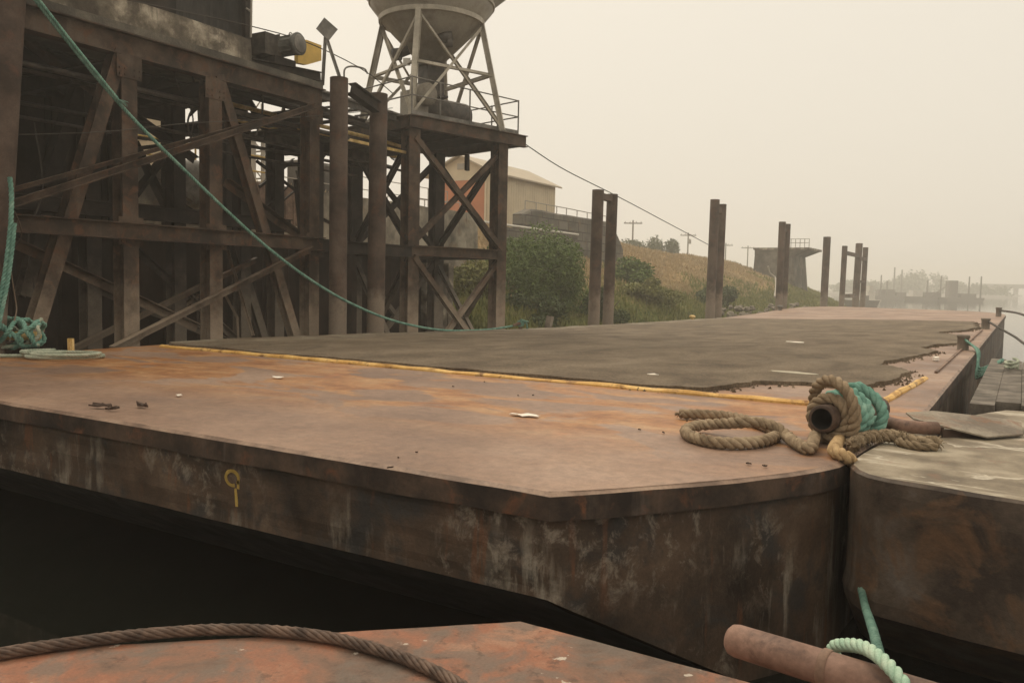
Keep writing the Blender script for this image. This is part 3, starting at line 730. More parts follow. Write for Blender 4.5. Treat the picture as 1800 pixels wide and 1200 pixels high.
def scrap(name, label, cat, u, v, w, d, m, seed, h=.006, ang=0.0, curl=.012):
    c = gz(u, v); mb = MB(); rnd = random.Random(seed); N = 12; e = V((math.cos(ang), math.sin(ang), 0)); f = V((-e.y, e.x, 0)); top = []; bot = []
    for i in range(N):
        a = 6.283 * i / N; k = rnd.uniform(.65, 1.1); p = c + e * math.cos(a) * w * k + f * math.sin(a) * d * k
        z = dz(c.y, c.x) + .008 + rnd.uniform(0, curl); top.append((p.x, p.y, z + h)); bot.append((p.x, p.y, z))
    mb.add(top + bot, [tuple(range(N)), tuple(range(2 * N - 1, N - 1, -1))] + [(i, N + i, N + (i + 1) % N, (i + 1) % N) for i in range(N)])
    return obj(name, mb, m, label=label, cat=cat)
scrap('paint_flake', 'largest white scrap lying on orange rust in the middle of the deck', 'scrap', 923, 732, .15, .062, M['white'], 1, ang=.15)
scrap('paint_flake', 'thin white scrap near the yellow edging, left part of the deck', 'scrap', 489, 665, .075, .05, M['white'], 2)
scrap('paint_flake', 'tiny white scrap left of centre on the bare plate', 'scrap', 315, 697, .035, .03, M['white'], 3)
scrap('paint_flake', 'small white scrap on the dark cover just behind the yellow edging', 'scrap', 1147, 666, .10, .05, M['white'], 4, h=.05)
scrap('paint_flake', 'pale scrap far out on the right of the dark cover', 'scrap', 1645, 634, .05, .12, M['white'], 6, h=.055)
scrap('paint_flake', 'pale scrap far back in the middle of the dark cover', 'scrap', 1397, 602, .22, .14, M['white'], 7, h=.055)
scrap('silt_patch', 'long pale silt patch on the dark cover behind the bitt ropes', 'silt patch', 1395, 662, .42, .14, M['silt'], 8, h=.052, ang=-.05, curl=.002)
for i, (u, v, w, d, a, lab) in enumerate([(176, 718, .11, .028, .35, 'curled dark rust flake, leftmost of the pair near the head edge'), (198, 722, .07, .02, .5, 'small flat rust flake between the two larger ones'), (250, 716, .09, .025, -.1, 'bent dark rust flake right of the curled one')]):
    scrap('rust_flake', lab, 'rust flake', u, v, w, d, M['scale'], 20 + i, h=.014, ang=a, curl=.03)
rnd = random.Random(5)
for i in range(13):
    u, v = rnd.choice([(690, 808), (660, 800), (520, 720), (1190, 760), (1320, 830), (830, 680), (950, 690), (620, 735)]); u += rnd.gauss(0, 45); v += rnd.gauss(0, 7)
    scrap('rust_crumb', 'small dark crumb of rust scale scattered on the bare deck plate', 'rust crumb', u, v, rnd.uniform(.008, .022), rnd.uniform(.006, .014), M['scale'], 100 + i, h=.008, ang=rnd.uniform(0, 3), curl=.004)['group'] = 'rust crumbs on the deck plate'

# ------------------------------------------------------------------ long green mooring line from the shore to the cleat
pix = [(20, -60), (62, 0), (110, 62), (155, 118), (205, 177), (262, 238), (330, 305), (400, 372), (470, 435), (540, 488), (610, 530), (680, 560), (740, 575), (790, 581), (850, 580), (895, 574)]
pts = [gX(u, v, lerp(-12.75, -12.2, (u - 20) / 895)) for u, v in pix] + [CL + V((0, -.1, .20))]
top = pts[0] + (pts[0] - pts[1]).normalized() * 1.2
mb = MB(); rope(mb, [top] + pts, .031, .15, n=6)
c = CL + V((0, 0, .21))
for k in range(3): rope(mb, [c + V((.0, .05 * k - .05, .0)) + V((math.cos(a) * .07, 0, math.sin(a) * .07)) for a in [x * .7 for x in range(10)]], .028, .13, n=6)
rope(mb, [c + V((.05, .1, .05)), c + V((.10, .16, .0)), c + V((.10, .22, -.17))], .026, .12, n=6)
rope(mb, [c + V((.02, -.02, .07)), c + V((.08, -.12, .12)), c + V((.12, .02, .08)), c + V((.1, .25, .05))], .024, .12, n=6)
obj('mooring_line', mb, M['rope_teal'], label='long teal mooring line sagging from the upper left down to the deck cleat', cat='rope')
pts2 = [top + V((.05, .02, .05))] + [p + V((.045, 0, .03)) for p in pts[:4]] + [pts[4] + V((.035, 0, .015))]
mb = MB(); rope(mb, pts2, .027, .14, n=6); fray(mb, pts2[-1], (.2, .8, -.35), 10, .16, .006)
obj('spliced_tail', mb, M['rope_teal'], label='frayed teal rope tail lying against the upper part of the mooring line', cat='rope')
pts = [gX(u, v, -12.72 if v < 310 else -12.6) for u, v in [(17, 312), (20, 340), (19, 390), (14, 440), (7, 490), (-3, 540), (-16, 600)]]
mb = MB(); rope(mb, pts, .036, .20, n=7); rope(mb, [p + V((.05, .03, -.02)) for p in pts[2:]], .030, .18, n=6)
obj('hanging_rope', mb, M['rope_teal'], label='mint coloured rope hanging down beside the tall pile at the left edge', cat='rope')
mb = MB(); mb.tube(smooth_path([gX(u, v, -12.6) for u, v in [(26, 372), (36, 398), (37, 418), (24, 440), (19, 470), (26, 520), (29, 545), (22, 575), (17, 600)]], .05), .011, 6)
obj('dangling_wire', mb, M['steel'], label='thin bent rusty wire dangling right of the hanging mint rope', cat='wire')

# ------------------------------------------------------------------ steel piles along the berth
def pile_part(par, x, y, zt, r, dx=0.0, dy=0.0, name='pile', foot=.62):
    mb = MB(); z0 = -4.0
    def P(z): k = (z - z0) / (zt - z0); return (x + dx * k, y + dy * k, z)
    zs = [z0 + (zt - z0) * i / 12 for i in range(13)]
    rr = [r * (1 + .012 * nz(x, y, z, 1.1)) for z in zs]
    mb.tube([P(z) for z in zs], rr, 22, caps=False)
    mb.tube([P(zt - .004), P(zt - .004)], [r, r], 22) if False else mb.add([(P(zt)[0] + r * math.cos(a), P(zt)[1] + r * math.sin(a), zt) for a in [6.283 * k / 22 for k in range(22)]], [tuple(range(22))])
    o = obj(name, mb, M['pile'], par)
    return o
def pile_thing(label, piles, spacers=(), group='steel piles along the berth', name='steel_pile', foot=.62):
    t = thing(name, label, 'pile', (piles[0][0], piles[0][1], -4), group)
    for p in piles: pile_part(t, *p, foot=foot)
    for a, b, w, h in spacers:
        mb = MB(); mb.bar(a, b, w, h); obj('spacer', mb, M['pile'], t)
    return t
XP = -12.95
pl0, pl1 = gX(-17, 560, XP), gX(16, 0, XP)
s0 = (pl1 - pl0) / (pl1.z - pl0.z)
zt = 8.2; a = pl0 + s0 * (-4 - pl0.z); b = pl0 + s0 * (zt - pl0.z)
pile_thing('tall leaning rusty pile cut by the left edge of the picture', [(a.x, a.y, zt, .215, b.x - a.x, b.y - a.y)], foot=-.5)
def py_(u, X=XP): return gX(u, 500, X).y
pile_thing('stout rusty pile just right of the trestle end, under the diamond sign', [(XP, py_(594), 5.50, .195)], foot=-.6)
pile_thing('stout rusty pile standing between the trestle and the hopper tower', [(XP, py_(659), 5.42, .205, 0, .08)], foot=-.6)
y0, y1 = py_(1044), py_(1069)
pile_thing('pair of steel piles joined by a spacer near the top, before the green bush', [(XP, y0, 4.45, .205, 0, .14), (XP, y1, 4.42, .20, 0, .15)], [((XP, y0 + .2, 4.25), (XP, y1, 4.25), .2, .22)], name='pile_pair')
y0, y1 = py_(1249), py_(1263)
pile_thing('pair of touching steel piles where the overhead cable ends', [(XP, y0, 5.33, .225, 0, .22), (XP - .02, y1, 5.22, .20, 0, .22)], [((XP, y0 + .1, 4.9), (XP, y1, 4.9), .12, .3)], name='pile_pair')
y0, y1 = py_(1370), py_(1379)
pile_thing('pair of steel piles in front of the concrete pier', [(XP, y0, 5.22, .21, 0, .1), (XP, y1, 5.18, .2, 0, .1)], [((XP, y0 + .1, 4.8), (XP, y1, 4.8), .12, .3)], name='pile_pair', foot=.1)
pile_thing('single steel pile right of the concrete pier', [(XP, py_(1449), 5.08, .27, 0, .25)], foot=.1)
A, B, Cc = py_(1480), py_(1504), py_(1519)
pile_thing('three pile dolphin with cross spacers, farthest along the berth', [(XP, A, 4.75, .22, 0, .5), (XP, B, 5.3, .30, 0, .9), (XP - .1, Cc, 5.15, .24, 0, .5)],
           [((XP, A + .3, 4.2), (XP, B + .6, 4.2), .25, .3), ((XP, B + .6, 4.0), (XP, Cc + .3, 4.0), .25, .3), ((XP, A + .2, .6), (XP, B, .6), .25, .35), ((XP, B, 1.9), (XP, Cc, 1.9), .2, .25)], name='pile_dolphin', foot=.1)

# ------------------------------------------------------------------ loading trestle (steel dock frame)
XT = -13.6; XB = -15.9; XB2 = -18.2
tr = thing('dock_trestle', 'dark brown steel loading trestle with crossed braces on the left', 'trestle', (XT, 9, -1.3))
def P(u, v, X=XT): return gX(u, v, X)
def part(name, f, m, par): 
    mb = MB(); f(mb); return obj(name, mb, M[m], par)
def column(X, Y, zt, w, m='steel', z0=-4, par=None, lean=0):
    return part('column', lambda b: b.ibeam((X, Y, z0), (X, Y + lean, zt), w, w, (1, 0, 0)), m, par or tr)
for u in (221, 371, 544): column(XT, gX(u, 400, XT).y, 4.93, .30)
column(XT, 5.2, 4.93, .30); column(XT, 2.5, 4.93, .3)
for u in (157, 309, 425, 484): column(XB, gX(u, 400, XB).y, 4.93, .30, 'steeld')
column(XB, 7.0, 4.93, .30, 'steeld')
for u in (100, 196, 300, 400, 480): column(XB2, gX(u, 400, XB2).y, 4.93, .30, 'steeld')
def beam(name, a, b, w, h, m='steel', up=(0, 0, 1), par=None): return part(name, lambda k: k.ibeam(a, b, w, h, up), m, par or tr)
beam('beam', (XT + .165, 0.5, 1.92), (XT + .165, gX(552, 400, XT).y + .1, 1.92), .20, .29)
beam('beam', (XT, gX(552, 400, XT).y + .2, 1.90), (XT, 17.35, 1.90), .2, .29, 'steeld')
beam('girder', (XT + .02, 0.5, 5.13), (XT + .02, 14.05, 5.13), .26, .40)
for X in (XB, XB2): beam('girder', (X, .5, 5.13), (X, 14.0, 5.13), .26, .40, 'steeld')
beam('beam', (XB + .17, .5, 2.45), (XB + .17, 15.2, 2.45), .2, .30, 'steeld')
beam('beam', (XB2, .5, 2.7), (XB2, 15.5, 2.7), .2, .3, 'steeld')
for Y in (5.2, 7.4, 9.25, 11.1, 13.85): beam('cap_beam', (XT - .12, Y, 4.93 - .17), (-18.6, Y, 4.93 - .17), .2, .30, 'steeld')
part('deck_slab', lambda b: b.span((-20.6, -1, 5.335), (XT + .11, 14.0, 5.47)), 'concdark', tr)
def brace(p, q, w=.11, m='steel', kind='angle', name='brace'):
    def f(b):
        if kind == 'angle': b.angle(p, q, w, (1, 0, .02))
        elif kind == 'chan': b.channel(p, q, w * .6, w, (0, 0, 1))
        else: b.ibeam(p, q, w, w, (1, 0, 0))
    return part(name, f, m, tr)
brace(P(207, 92), P(52, 600), .235, kind='i', name='raker')
brace(P(381, 133), P(524, 612), .20, kind='i', name='raker')
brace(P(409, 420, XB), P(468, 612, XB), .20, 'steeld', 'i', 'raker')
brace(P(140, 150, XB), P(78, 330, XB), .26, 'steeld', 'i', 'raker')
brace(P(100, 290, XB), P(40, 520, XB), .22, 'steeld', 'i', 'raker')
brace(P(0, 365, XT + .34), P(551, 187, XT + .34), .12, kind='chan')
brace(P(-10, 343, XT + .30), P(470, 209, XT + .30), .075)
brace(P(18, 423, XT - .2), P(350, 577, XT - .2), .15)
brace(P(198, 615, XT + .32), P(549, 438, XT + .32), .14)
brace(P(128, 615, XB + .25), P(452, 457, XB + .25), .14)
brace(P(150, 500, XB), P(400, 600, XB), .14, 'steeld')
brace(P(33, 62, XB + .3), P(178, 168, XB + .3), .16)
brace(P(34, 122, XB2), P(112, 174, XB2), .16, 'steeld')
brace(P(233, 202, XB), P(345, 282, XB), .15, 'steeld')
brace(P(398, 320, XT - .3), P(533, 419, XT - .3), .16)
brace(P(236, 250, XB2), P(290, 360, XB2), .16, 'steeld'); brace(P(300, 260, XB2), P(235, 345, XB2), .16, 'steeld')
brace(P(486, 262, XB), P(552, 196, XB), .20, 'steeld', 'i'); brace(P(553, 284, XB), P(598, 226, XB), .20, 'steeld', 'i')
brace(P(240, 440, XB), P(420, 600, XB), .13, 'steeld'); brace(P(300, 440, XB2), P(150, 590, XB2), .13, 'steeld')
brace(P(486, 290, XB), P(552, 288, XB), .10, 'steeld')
part('head_beam', lambda b: b.ibeam((XP + .1, py_(598) + .2, 5.33), (XP + .1, py_(657) - .05, 5.08), .22, .26), 'steeld', tr)
for u in (221, 371, 544):
    Y = gX(u, 400, XT).y
    for z in (1.92, 4.78):
        part('gusset', lambda b: (b.span((XT + .152, Y - .24, z - .24), (XT + .163, Y + .24, z + (.24 if z < 4 else .14))), [b.span((XT + .163, Y + dy, z + dz_), (XT + .176, Y + dy + .03, z + dz_ + .03)) for dy in (-.2, -.1, .08, .18) for dz_ in (-.2, -.1)]), 'steel', tr)
brace(P(290, 90, XB), P(200, 240, XB), .13, 'steeld'); brace(P(330, 110, XB2), P(372, 250, XB2), .12, 'steeld'); brace(P(420, 150, XB), P(480, 250, XB), .13, 'steeld')
brace(P(60, 420, XB2), P(220, 480, XB2), .12, 'steeld'); brace(P(225, 610, XB), P(350, 520, XB), .10); brace(P(420, 560, XB2), P(540, 470, XB2), .12, 'steeld'); brace(P(245, 510, XB2), P(330, 600, XB2), .08)
brace(P(400, 440, XT - .3), P(445, 590, XT - .3), .05); brace(P(386, 500, XT - .2), P(418, 560, XT - .2), .035); brace(P(417, 560, XT - .2), P(419, 606, XT - .2), .03)
for k, c_ in enumerate([[(300, 95), (312, 150), (338, 200), (336, 250)], [(335, 120), (345, 170), (330, 215), (341, 262)], [(355, 120), (348, 180), (352, 260)], [(455, 135), (462, 190), (450, 240)], [(60, 215), (75, 330), (50, 420), (62, 520)], [(520, 300), (530, 330), (548, 348), (560, 350)]]):
    part('conduit', lambda b: b.tube(smooth_path([P(u, v, XT - .5 - .3 * (k % 3)) for u, v in c_], .08), .014 + .006 * (k % 2), 6), 'cable', tr)
part('pipe_run', lambda b: (b.tube([(XT - .5, .5, 4.55), (XT - .5, 15.5, 4.55)], .05, 8), b.tube([(XT - .75, .5, 4.5), (XT - .75, 15.5, 4.5)], .035, 8)), 'mach', tr)
part('pipe_run', lambda b: (b.tube([(XB + .3, 8, 4.2), (XB + .3, 17.5, 4.2)], .04, 8), b.tube([(XB + .3, 8, 3.95), (XB + .3, 17.5, 3.95)], .03, 8)), 'mach', tr)
rnd = random.Random(21)
for k in range(16):
    u, v = rnd.uniform(235, 560), rnd.uniform(180, 400); X = rnd.choice([XB, XB2, XB - 1.2]); du, dv = rnd.choice([(70, 45), (60, -50), (8, 80), (90, -14)])
    brace(P(u, v, X), P(u + du, v + dv * rnd.uniform(.7, 1.3), X), rnd.uniform(.05, .10), 'steeld')
# stained kerb with broken end
mb = MB(); Y = -1.0; n = 46; vs = []
for i in range(n + 1):
    y = lerp(-1, 12.02, i / n); e = .02 * nz(0, y, 3, 2.2) ; zt_ = 5.93 + .02 * nz(0, y, 1, 1.3) - (.02 if i == n else 0)
    x = XT + .06 + e
    vs += [(x, y, 5.474), (x + .008 * nz(y, 0, 0, 5), y, 5.7), (x - .02, y, zt_), (XT - .45, y, zt_), (XT - .45, y, 5.474)]
mb.add(vs, [(i * 5 + k, i * 5 + (k + 1) % 5, (i + 1) * 5 + (k + 1) % 5, (i + 1) * 5 + k) for i in range(n) for k in range(5)] + [(4, 3, 2, 1, 0), tuple(n * 5 + k for k in range(5))])
obj('kerb', mb, M['conc'], tr, label='stained concrete kerb')
# end post rail beside the house
part('rail_post', lambda b: b.tube([P(441, 66, XT - .1), P(442, 0, XT - .1), P(444, -90, XT - .1)], .022, 8), 'rail', tr)
part('rail_post', lambda b: b.tube([P(433, 15, XT - .2), P(443, 22, XT - .1)], .02, 8), 'rail', tr)

# dark house on top of the trestle
hs = thing('machinery_house', 'dark sheet iron machinery house standing on top of the trestle', 'building', (-16, 6, 5.47))
yh = gX(431, 40, XT - .42).y
mb = MB(); X0 = XT - .46; n = 90; vs = []
def corr(a, b, ax, z0, z1, n):   # corrugated sheet from a to b
    vs = []; a, b = V(a), V(b); d = (b - a).normalized(); q = V((d.y, -d.x))
    for i in range(n + 1):
        c = a.lerp(b, i / n) + q * (.018 if i % 2 else 0)
        vs += [(c.x, c.y, z0), (c.x, c.y, z1)]
    mb.add(vs, [(2 * i, 2 * i + 2, 2 * i + 3, 2 * i + 1) for i in range(n)])
corr((X0, -1), (X0, yh), 0, 5.47, 10.5, 170); corr((X0, yh), (-20.2, yh), 0, 5.47, 10.5, 90)
mb.add([(X0, -1, 10.5), (X0, yh, 10.5), (-20.2, yh, 10.5), (-20.2, -1, 10.5)], [(0, 1, 2, 3)])
mb.add([(-20.2, -1, 5.47), (-20.2, yh, 5.47), (-20.2, yh, 10.5), (-20.2, -1, 10.5)], [(0, 1, 2, 3)])
obj('wall', mb, M['house'], hs)
part('wall_girt', lambda b: (b.bar((X0 + .06, -1, 6.9), (X0 + .06, yh + .06, 6.9), .1, .12), b.bar((X0 + .06, yh, 5.95), (X0 + .06, yh, 10.3), .14, .14, (1, 0, 0)), b.bar((X0 + .05, 9.2, 5.95), (X0 + .05, 9.2, 10.3), .1, .1, (1, 0, 0))), 'steeld', hs)
part('door', lambda b: b.span((X0 + .025, 9.4, 5.95), (X0 + .07, 10.6, 8.1)), 'steeld', hs)

# winch beside the house
wn = thing('deck_winch', 'grey electric winch motor with a round end cap beside the machinery house', 'winch', P(500, 130, XT - .2))
c0 = P(488, 84, XT - .25); c1 = P(527, 77, XT + .35); ax = (c1 - c0).normalized()
mb = MB(); L = (c1 - c0).length; mb.lathe([(0, 0), (.22, 0), (.22, .06), (.19, .08), (.19, L - .12), (.225, L - .10), (.235, L - .02), (.21, L), (0, L)], c0, 28, True, ax)
for k in range(12):
    a = 6.283 * k / 12; s_ = ax.orthogonal().normalized(); s_.rotate(Matrix.Rotation(a, 3, ax)); mb.bar(c0 + ax * .1 + s_ * .195, c0 + ax * (L - .13) + s_ * .195, .012, .03)
obj('motor', mb, M['motor'], wn)
part('end_cap', lambda b: b.lathe([(0, 0), (.19, 0), (.17, .02), (0, .025)], c1, 28, True, ax), 'grey', wn)
part('gearbox', lambda b: (b.span(P(463, 105, XT - .6), P(492, 60, XT - .1)), b.span(P(462, 108, XT - .62), P(466, 55, XT - .05))), 'mach', wn)
part('lifting_eye', lambda b: b.tube([P(511, 62, XT) + V((0, .045 * math.cos(a), .05 * math.sin(a))) for a in [x * .6 for x in range(11)]], .012, 6), 'mach', wn)
part('base_frame', lambda b: (b.channel(P(438, 112, XT - .02), P(560, 136, XT - .02), .12, .2, (0, 0, 1)), b.bar(P(450, 112, XT - .5), P(560, 137, XT - .5), .14, .2), b.span(P(455, 118, XT - .5), P(520, 108, XT - .02))), 'steeld', wn)
yp = [P(538, 70, XT - .6), P(565, 80, XT - .6), P(565, 107, XT - .6), P(540, 114, XT - .6), P(524, 111, XT - .6), P(524, 84, XT - .6)]
mb = MB(); t_ = V((-.12, 0, 0)); mb.add(yp + [p + t_ for p in yp], [(0, 1, 2, 3, 4, 5), (11, 10, 9, 8, 7, 6)] + [(i, 6 + i, 6 + (i + 1) % 6, (i + 1) % 6) for i in range(6)])
obj('belt_guard', mb, M['machyel'], wn, label='yellow belt guard')
part('nameplate', lambda b: b.span(P(471, 92, XT - .085), P(487, 82, XT - .075)), 'grey', wn)

# diamond board on A-frame
sg = thing('diamond_sign', 'tilted grey diamond board on two legs above the trestle end', 'sign', P(582, 140, XT + .1))
q = [P(570, 31, XT + .1), P(594, 52, XT + .1), P(578, 72, XT + .1), P(556, 50, XT + .1)]
mb = MB(); t_ = V((-.03, .02, 0)); mb.add(q + [p + t_ for p in q], [(0, 1, 2, 3), (7, 6, 5, 4)] + [(i, 4 + i, 4 + (i + 1) % 4, (i + 1) % 4) for i in range(4)]); obj('board', mb, M['grey'], sg)
part('leg', lambda b: b.angle(P(572, 66, XT + .06), P(567, 150, XT + .06), .055), 'grey', sg)
part('leg', lambda b: b.angle(P(575, 70, XT + .06), P(597, 136, XT + .5), .055), 'grey', sg)

# ------------------------------------------------------------------ sheet piling, sea wall and shelf behind the trestle
mb = MB(); vs = []; XS = -16.5
ysp = [-6 + i * .22 for i in range(131)]
for i, y in enumerate(ysp):
    x = XS + (.10 if (i // 2) % 2 else -.10); vs += [(x, y, -4), (x, y, 1.98 + .02 * nz(0, y, 0, 1))]
mb.add(vs, [(2 * i, 2 * i + 2, 2 * i + 3, 2 * i + 1) for i in range(len(ysp) - 1)])
mb.span((XS - .22, -6, 1.9), (XS + .16, 22.6, 2.06))
w = obj('sheet_pile_wall', mb, M['sheet'], label='dark brown sheet pile bulkhead under the trestle', cat='wall')
mb = MB()
for y in (21.7, 22.35): mb.span((XS + .12, y - .28, -3), (XS + .30, y + .28, 1.72 if y < 22 else 1.3))
mb.span((XS - .3, 22.62, -3), (XS + .32, 22.9, 1.75)); obj('end_wall', mb, M['conc'], label='rough grey concrete panel closing the right end of the sheet piling', cat='wall')
mb = MB(); vs = []; ysw = [6 + i * .5 for i in range(52)]
for y in ysw:
    e = .05 * nz(0, y, 0, .7)
    vs += [(-20.95 + e, y, -1.0), (-20.95 + e * 2 + .05 * nz(1, y, 4, 1.5), y, 2.6), (-21.0 + e, y, 4.18 + .06 * nz(0, y, 7, .8)), (-21.5, y, 4.2), (-21.5, y, -1)]
mb.add(vs, [(i * 5 + k, i * 5 + (k + 1) % 5, (i + 1) * 5 + (k + 1) % 5, (i + 1) * 5 + k) for i in range(len(ysw) - 1) for k in range(5)] + [(4, 3, 2, 1, 0), tuple((len(ysw) - 1) * 5 + k for k in range(5))])
obj('sea_wall', mb, M['seawall'], label='stained concrete sea wall topped with dry grass behind the trestle', cat='wall')
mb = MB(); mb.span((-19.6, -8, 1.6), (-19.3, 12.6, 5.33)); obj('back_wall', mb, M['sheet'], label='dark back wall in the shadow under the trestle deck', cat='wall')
# objects on the shelf
mb = MB(); a, b = gX(449, 391, -20.4), gX(523, 331, -20.4); mb.span(a, (b.x - .12, b.y, b.z)); 
for k in range(5): mb.box((a.x + .01, lerp(a.y, b.y, (k + .5) / 5), (a.z + b.z) / 2), (.05, .05, abs(b.z - a.z) * .96))
obj('steel_plate', mb, M['rust'], label='flat reddish brown steel panel leaning before the sea wall', cat='panel')
c = gX(334, 318, -19.6)
mb = MB(); mb.lathe([(.0, -.75), (.52, -.72), (.56, -.6), (.56, .15), (.45, .42), (.22, .55), (0, .58)], c, 18); obj('old_tank', mb, M['grey'], label='grey rounded tank half hidden behind the front trestle columns', cat='tank')
for i, (u, v, u2, v2, w, lab) in enumerate([(262, 300, 340, 352, .16, 'grey timber slanting across the shelf, left of the tank'), (150, 362, 212, 352, .10, 'pale horizontal timber in the shadow at far left'), (244, 395, 268, 396, .12, 'short pale timber end on the beam behind the second column'), (395, 412, 470, 415, .10, 'pale flat timber on the mid beam beside the raked pile')]):
    mb = MB(); mb.bar(gX(u, v, -18.9 + i * .3), gX(u2, v2, -18.9 + i * .3), w, w * .8); obj('timber', mb, M['plank'], label=lab, cat='timber', group='loose timbers behind the trestle')

# ------------------------------------------------------------------ hopper tower
O = V((-13.80, 17.55)); ang = math.radians(14.5); ea = V((math.sin(ang), math.cos(ang))); eb = V((-math.cos(ang), math.sin(ang)))
def Lc(a, b, z): q = O + ea * a + eb * b; return V((q.x, q.y, z))
ht = thing('hopper_tower', 'cream steel storage hopper on braced legs over a brown platform', 'hopper', Lc(1.95, 1.6, -3))
ZP = 5.45
PA, PB = 3.95, 3.3
mb = MB(); mb.add([Lc(0, 0, ZP - .06), Lc(PA, 0, ZP - .06), Lc(PA, PB, ZP - .06), Lc(0, PB, ZP - .06), Lc(0, 0, ZP - .02), Lc(PA, 0, ZP - .02), Lc(PA, PB, ZP - .02), Lc(0, PB, ZP - .02)], [(3, 2, 1, 0), (4, 5, 6, 7), (0, 1, 5, 4), (1, 2, 6, 5), (2, 3, 7, 6), (3, 0, 4, 7)])
obj('platform', mb, M['steeld'], ht)
for a, b in ((Lc(-.05, 0, ZP - .17), Lc(PA + .25, 0, ZP - .17)), (Lc(PA, .1, ZP - .17), Lc(PA, PB, ZP - .17)), (Lc(PA, PB, ZP - .17), Lc(-.1, PB, ZP - .17)), (Lc(0, PB, ZP - .17), Lc(0, .12, ZP - .17))):
    part('edge_beam', lambda k: k.ibeam(a, b, .18, .33), 'steel', ht)
for k in range(1, 4): part('joist', lambda b: b.ibeam(Lc(PA * k / 4, .12, ZP - .19), Lc(PA * k / 4, PB - .12, ZP - .19), .12, .22), 'steeld', ht)
CP = [(.15, .22), (3.35, .22), (3.3, 3.0), (.25, 3.0)]
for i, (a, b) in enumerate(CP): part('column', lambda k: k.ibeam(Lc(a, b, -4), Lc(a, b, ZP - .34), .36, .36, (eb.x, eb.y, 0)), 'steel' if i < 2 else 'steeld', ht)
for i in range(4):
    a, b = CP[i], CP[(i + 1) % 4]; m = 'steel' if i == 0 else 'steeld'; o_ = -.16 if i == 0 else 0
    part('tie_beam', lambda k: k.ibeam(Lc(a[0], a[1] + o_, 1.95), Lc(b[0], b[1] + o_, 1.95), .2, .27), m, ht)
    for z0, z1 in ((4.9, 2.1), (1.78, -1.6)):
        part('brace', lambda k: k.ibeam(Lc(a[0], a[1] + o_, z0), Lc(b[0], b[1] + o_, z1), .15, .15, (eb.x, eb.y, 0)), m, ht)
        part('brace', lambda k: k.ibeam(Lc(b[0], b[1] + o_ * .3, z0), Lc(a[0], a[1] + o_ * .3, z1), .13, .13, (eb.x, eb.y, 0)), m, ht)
part('hanger', lambda k: k.bar(gD(821, 300, 25.5), gD(821, 272, 25.5), .13, .1), 'steeld', ht)
HC = V((-14.82, 19.72)); LD = [V((.39, -.92)), V((.92, .39)), V((-.39, .92)), V((-.92, -.39))]
def hp(k, r, z): q = HC + LD[k % 4] * r; return V((q.x, q.y, z))
ZR = 8.42
def rz(z): return lerp(2.10, 1.44, (z - ZP) / (ZR - ZP))
for k in range(4):
    part('leg', lambda b: b.ibeam(hp(k, 2.10, ZP), hp(k, 1.44, ZR), .15, .15, (LD[k].x, LD[k].y, 0)), 'silotrim', ht)
    zg = 7.0
    part('girt', lambda b: b.angle(hp(k, rz(zg), zg), hp(k + 1, rz(zg), zg), .10), 'silotrim', ht)
    part('brace', lambda b: b.angle(hp(k, 1.46, ZR - .05), hp(k + 1, 2.05, ZP + .1), .085), 'silotrim', ht)
    part('brace', lambda b: b.angle(hp(k + 1, 1.44, ZR - .1), hp(k, 2.08, ZP + .1), .075), 'silotrim', ht)
c3 = (HC.x, HC.y, 0)
part('cone', lambda b: b.lathe([(.30, 7.35), (.36, 7.36), (1.43, ZR + .02)], c3, 56), 'silo', ht)
part('ring_band', lambda b: b.lathe([(1.42, ZR - .02), (1.50, ZR - .02), (1.51, ZR + .10), (1.45, ZR + .11)], c3, 56, False), 'silotrim', ht)
part('skirt', lambda b: b.lathe([(1.45, ZR + .08), (1.73, ZR + .42), (1.74, ZR + .52)], c3, 56), 'silo', ht)
part('ring_band', lambda b: b.lathe([(1.72, ZR + .50), (1.79, ZR + .50), (1.79, ZR + .58), (1.74, ZR + .60)], c3, 56, False), 'silotrim', ht)
part('upper_cone', lambda b: b.lathe([(1.74, ZR + .58), (2.55, ZR + 1.25)], c3, 56), 'silo', ht)
part('shell', lambda b: b.lathe([(2.55, ZR + 1.25), (2.6, ZR + 1.3), (2.6, ZR + 4.2), (1.4, ZR + 4.9), (0, ZR + 5.0)], c3, 56), 'silo', ht)
fd = thing('screw_feeder', 'oily dark feeder and gear drive under the hopper cone', 'machine', (HC.x, HC.y, ZP))
part('chute', lambda b: (b.box((HC.x, HC.y, 6.85), (.55, .55, .95), Matrix.Rotation(-.4, 3, 'Z')), b.box((HC.x, HC.y, 7.28), (.75, .75, .06), Matrix.Rotation(-.4, 3, 'Z')), b.box((HC.x, HC.y, 6.4), (.72, .72, .06), Matrix.Rotation(-.4, 3, 'Z'))), 'mach', fd)
part('drum', lambda b: b.lathe([(0, -.95), (.42, -.95), (.42, .95), (0, .95)], Lc(2.1, 1.5, ZP + .52), 28, True, (ea.x, ea.y, 0)), 'mach', fd)
part('bed', lambda b: (b.bar(Lc(.7, 1.25, ZP + .06), Lc(3.4, 1.25, ZP + .06), .2, .14), b.bar(Lc(.7, 1.8, ZP + .06), Lc(3.4, 1.8, ZP + .06), .2, .14)), 'steeld', fd)
part('gearbox', lambda b: (b.box(Lc(.85, 1.0, ZP + .45), (.55, .55, .8), Matrix.Rotation(-ang, 3, 'Z')), b.lathe([(0, -.2), (.3, -.2), (.3, .2), (0, .2)], Lc(.95, .7, ZP + .75), 20, True, (eb.x, eb.y, 0))), 'silo', fd)
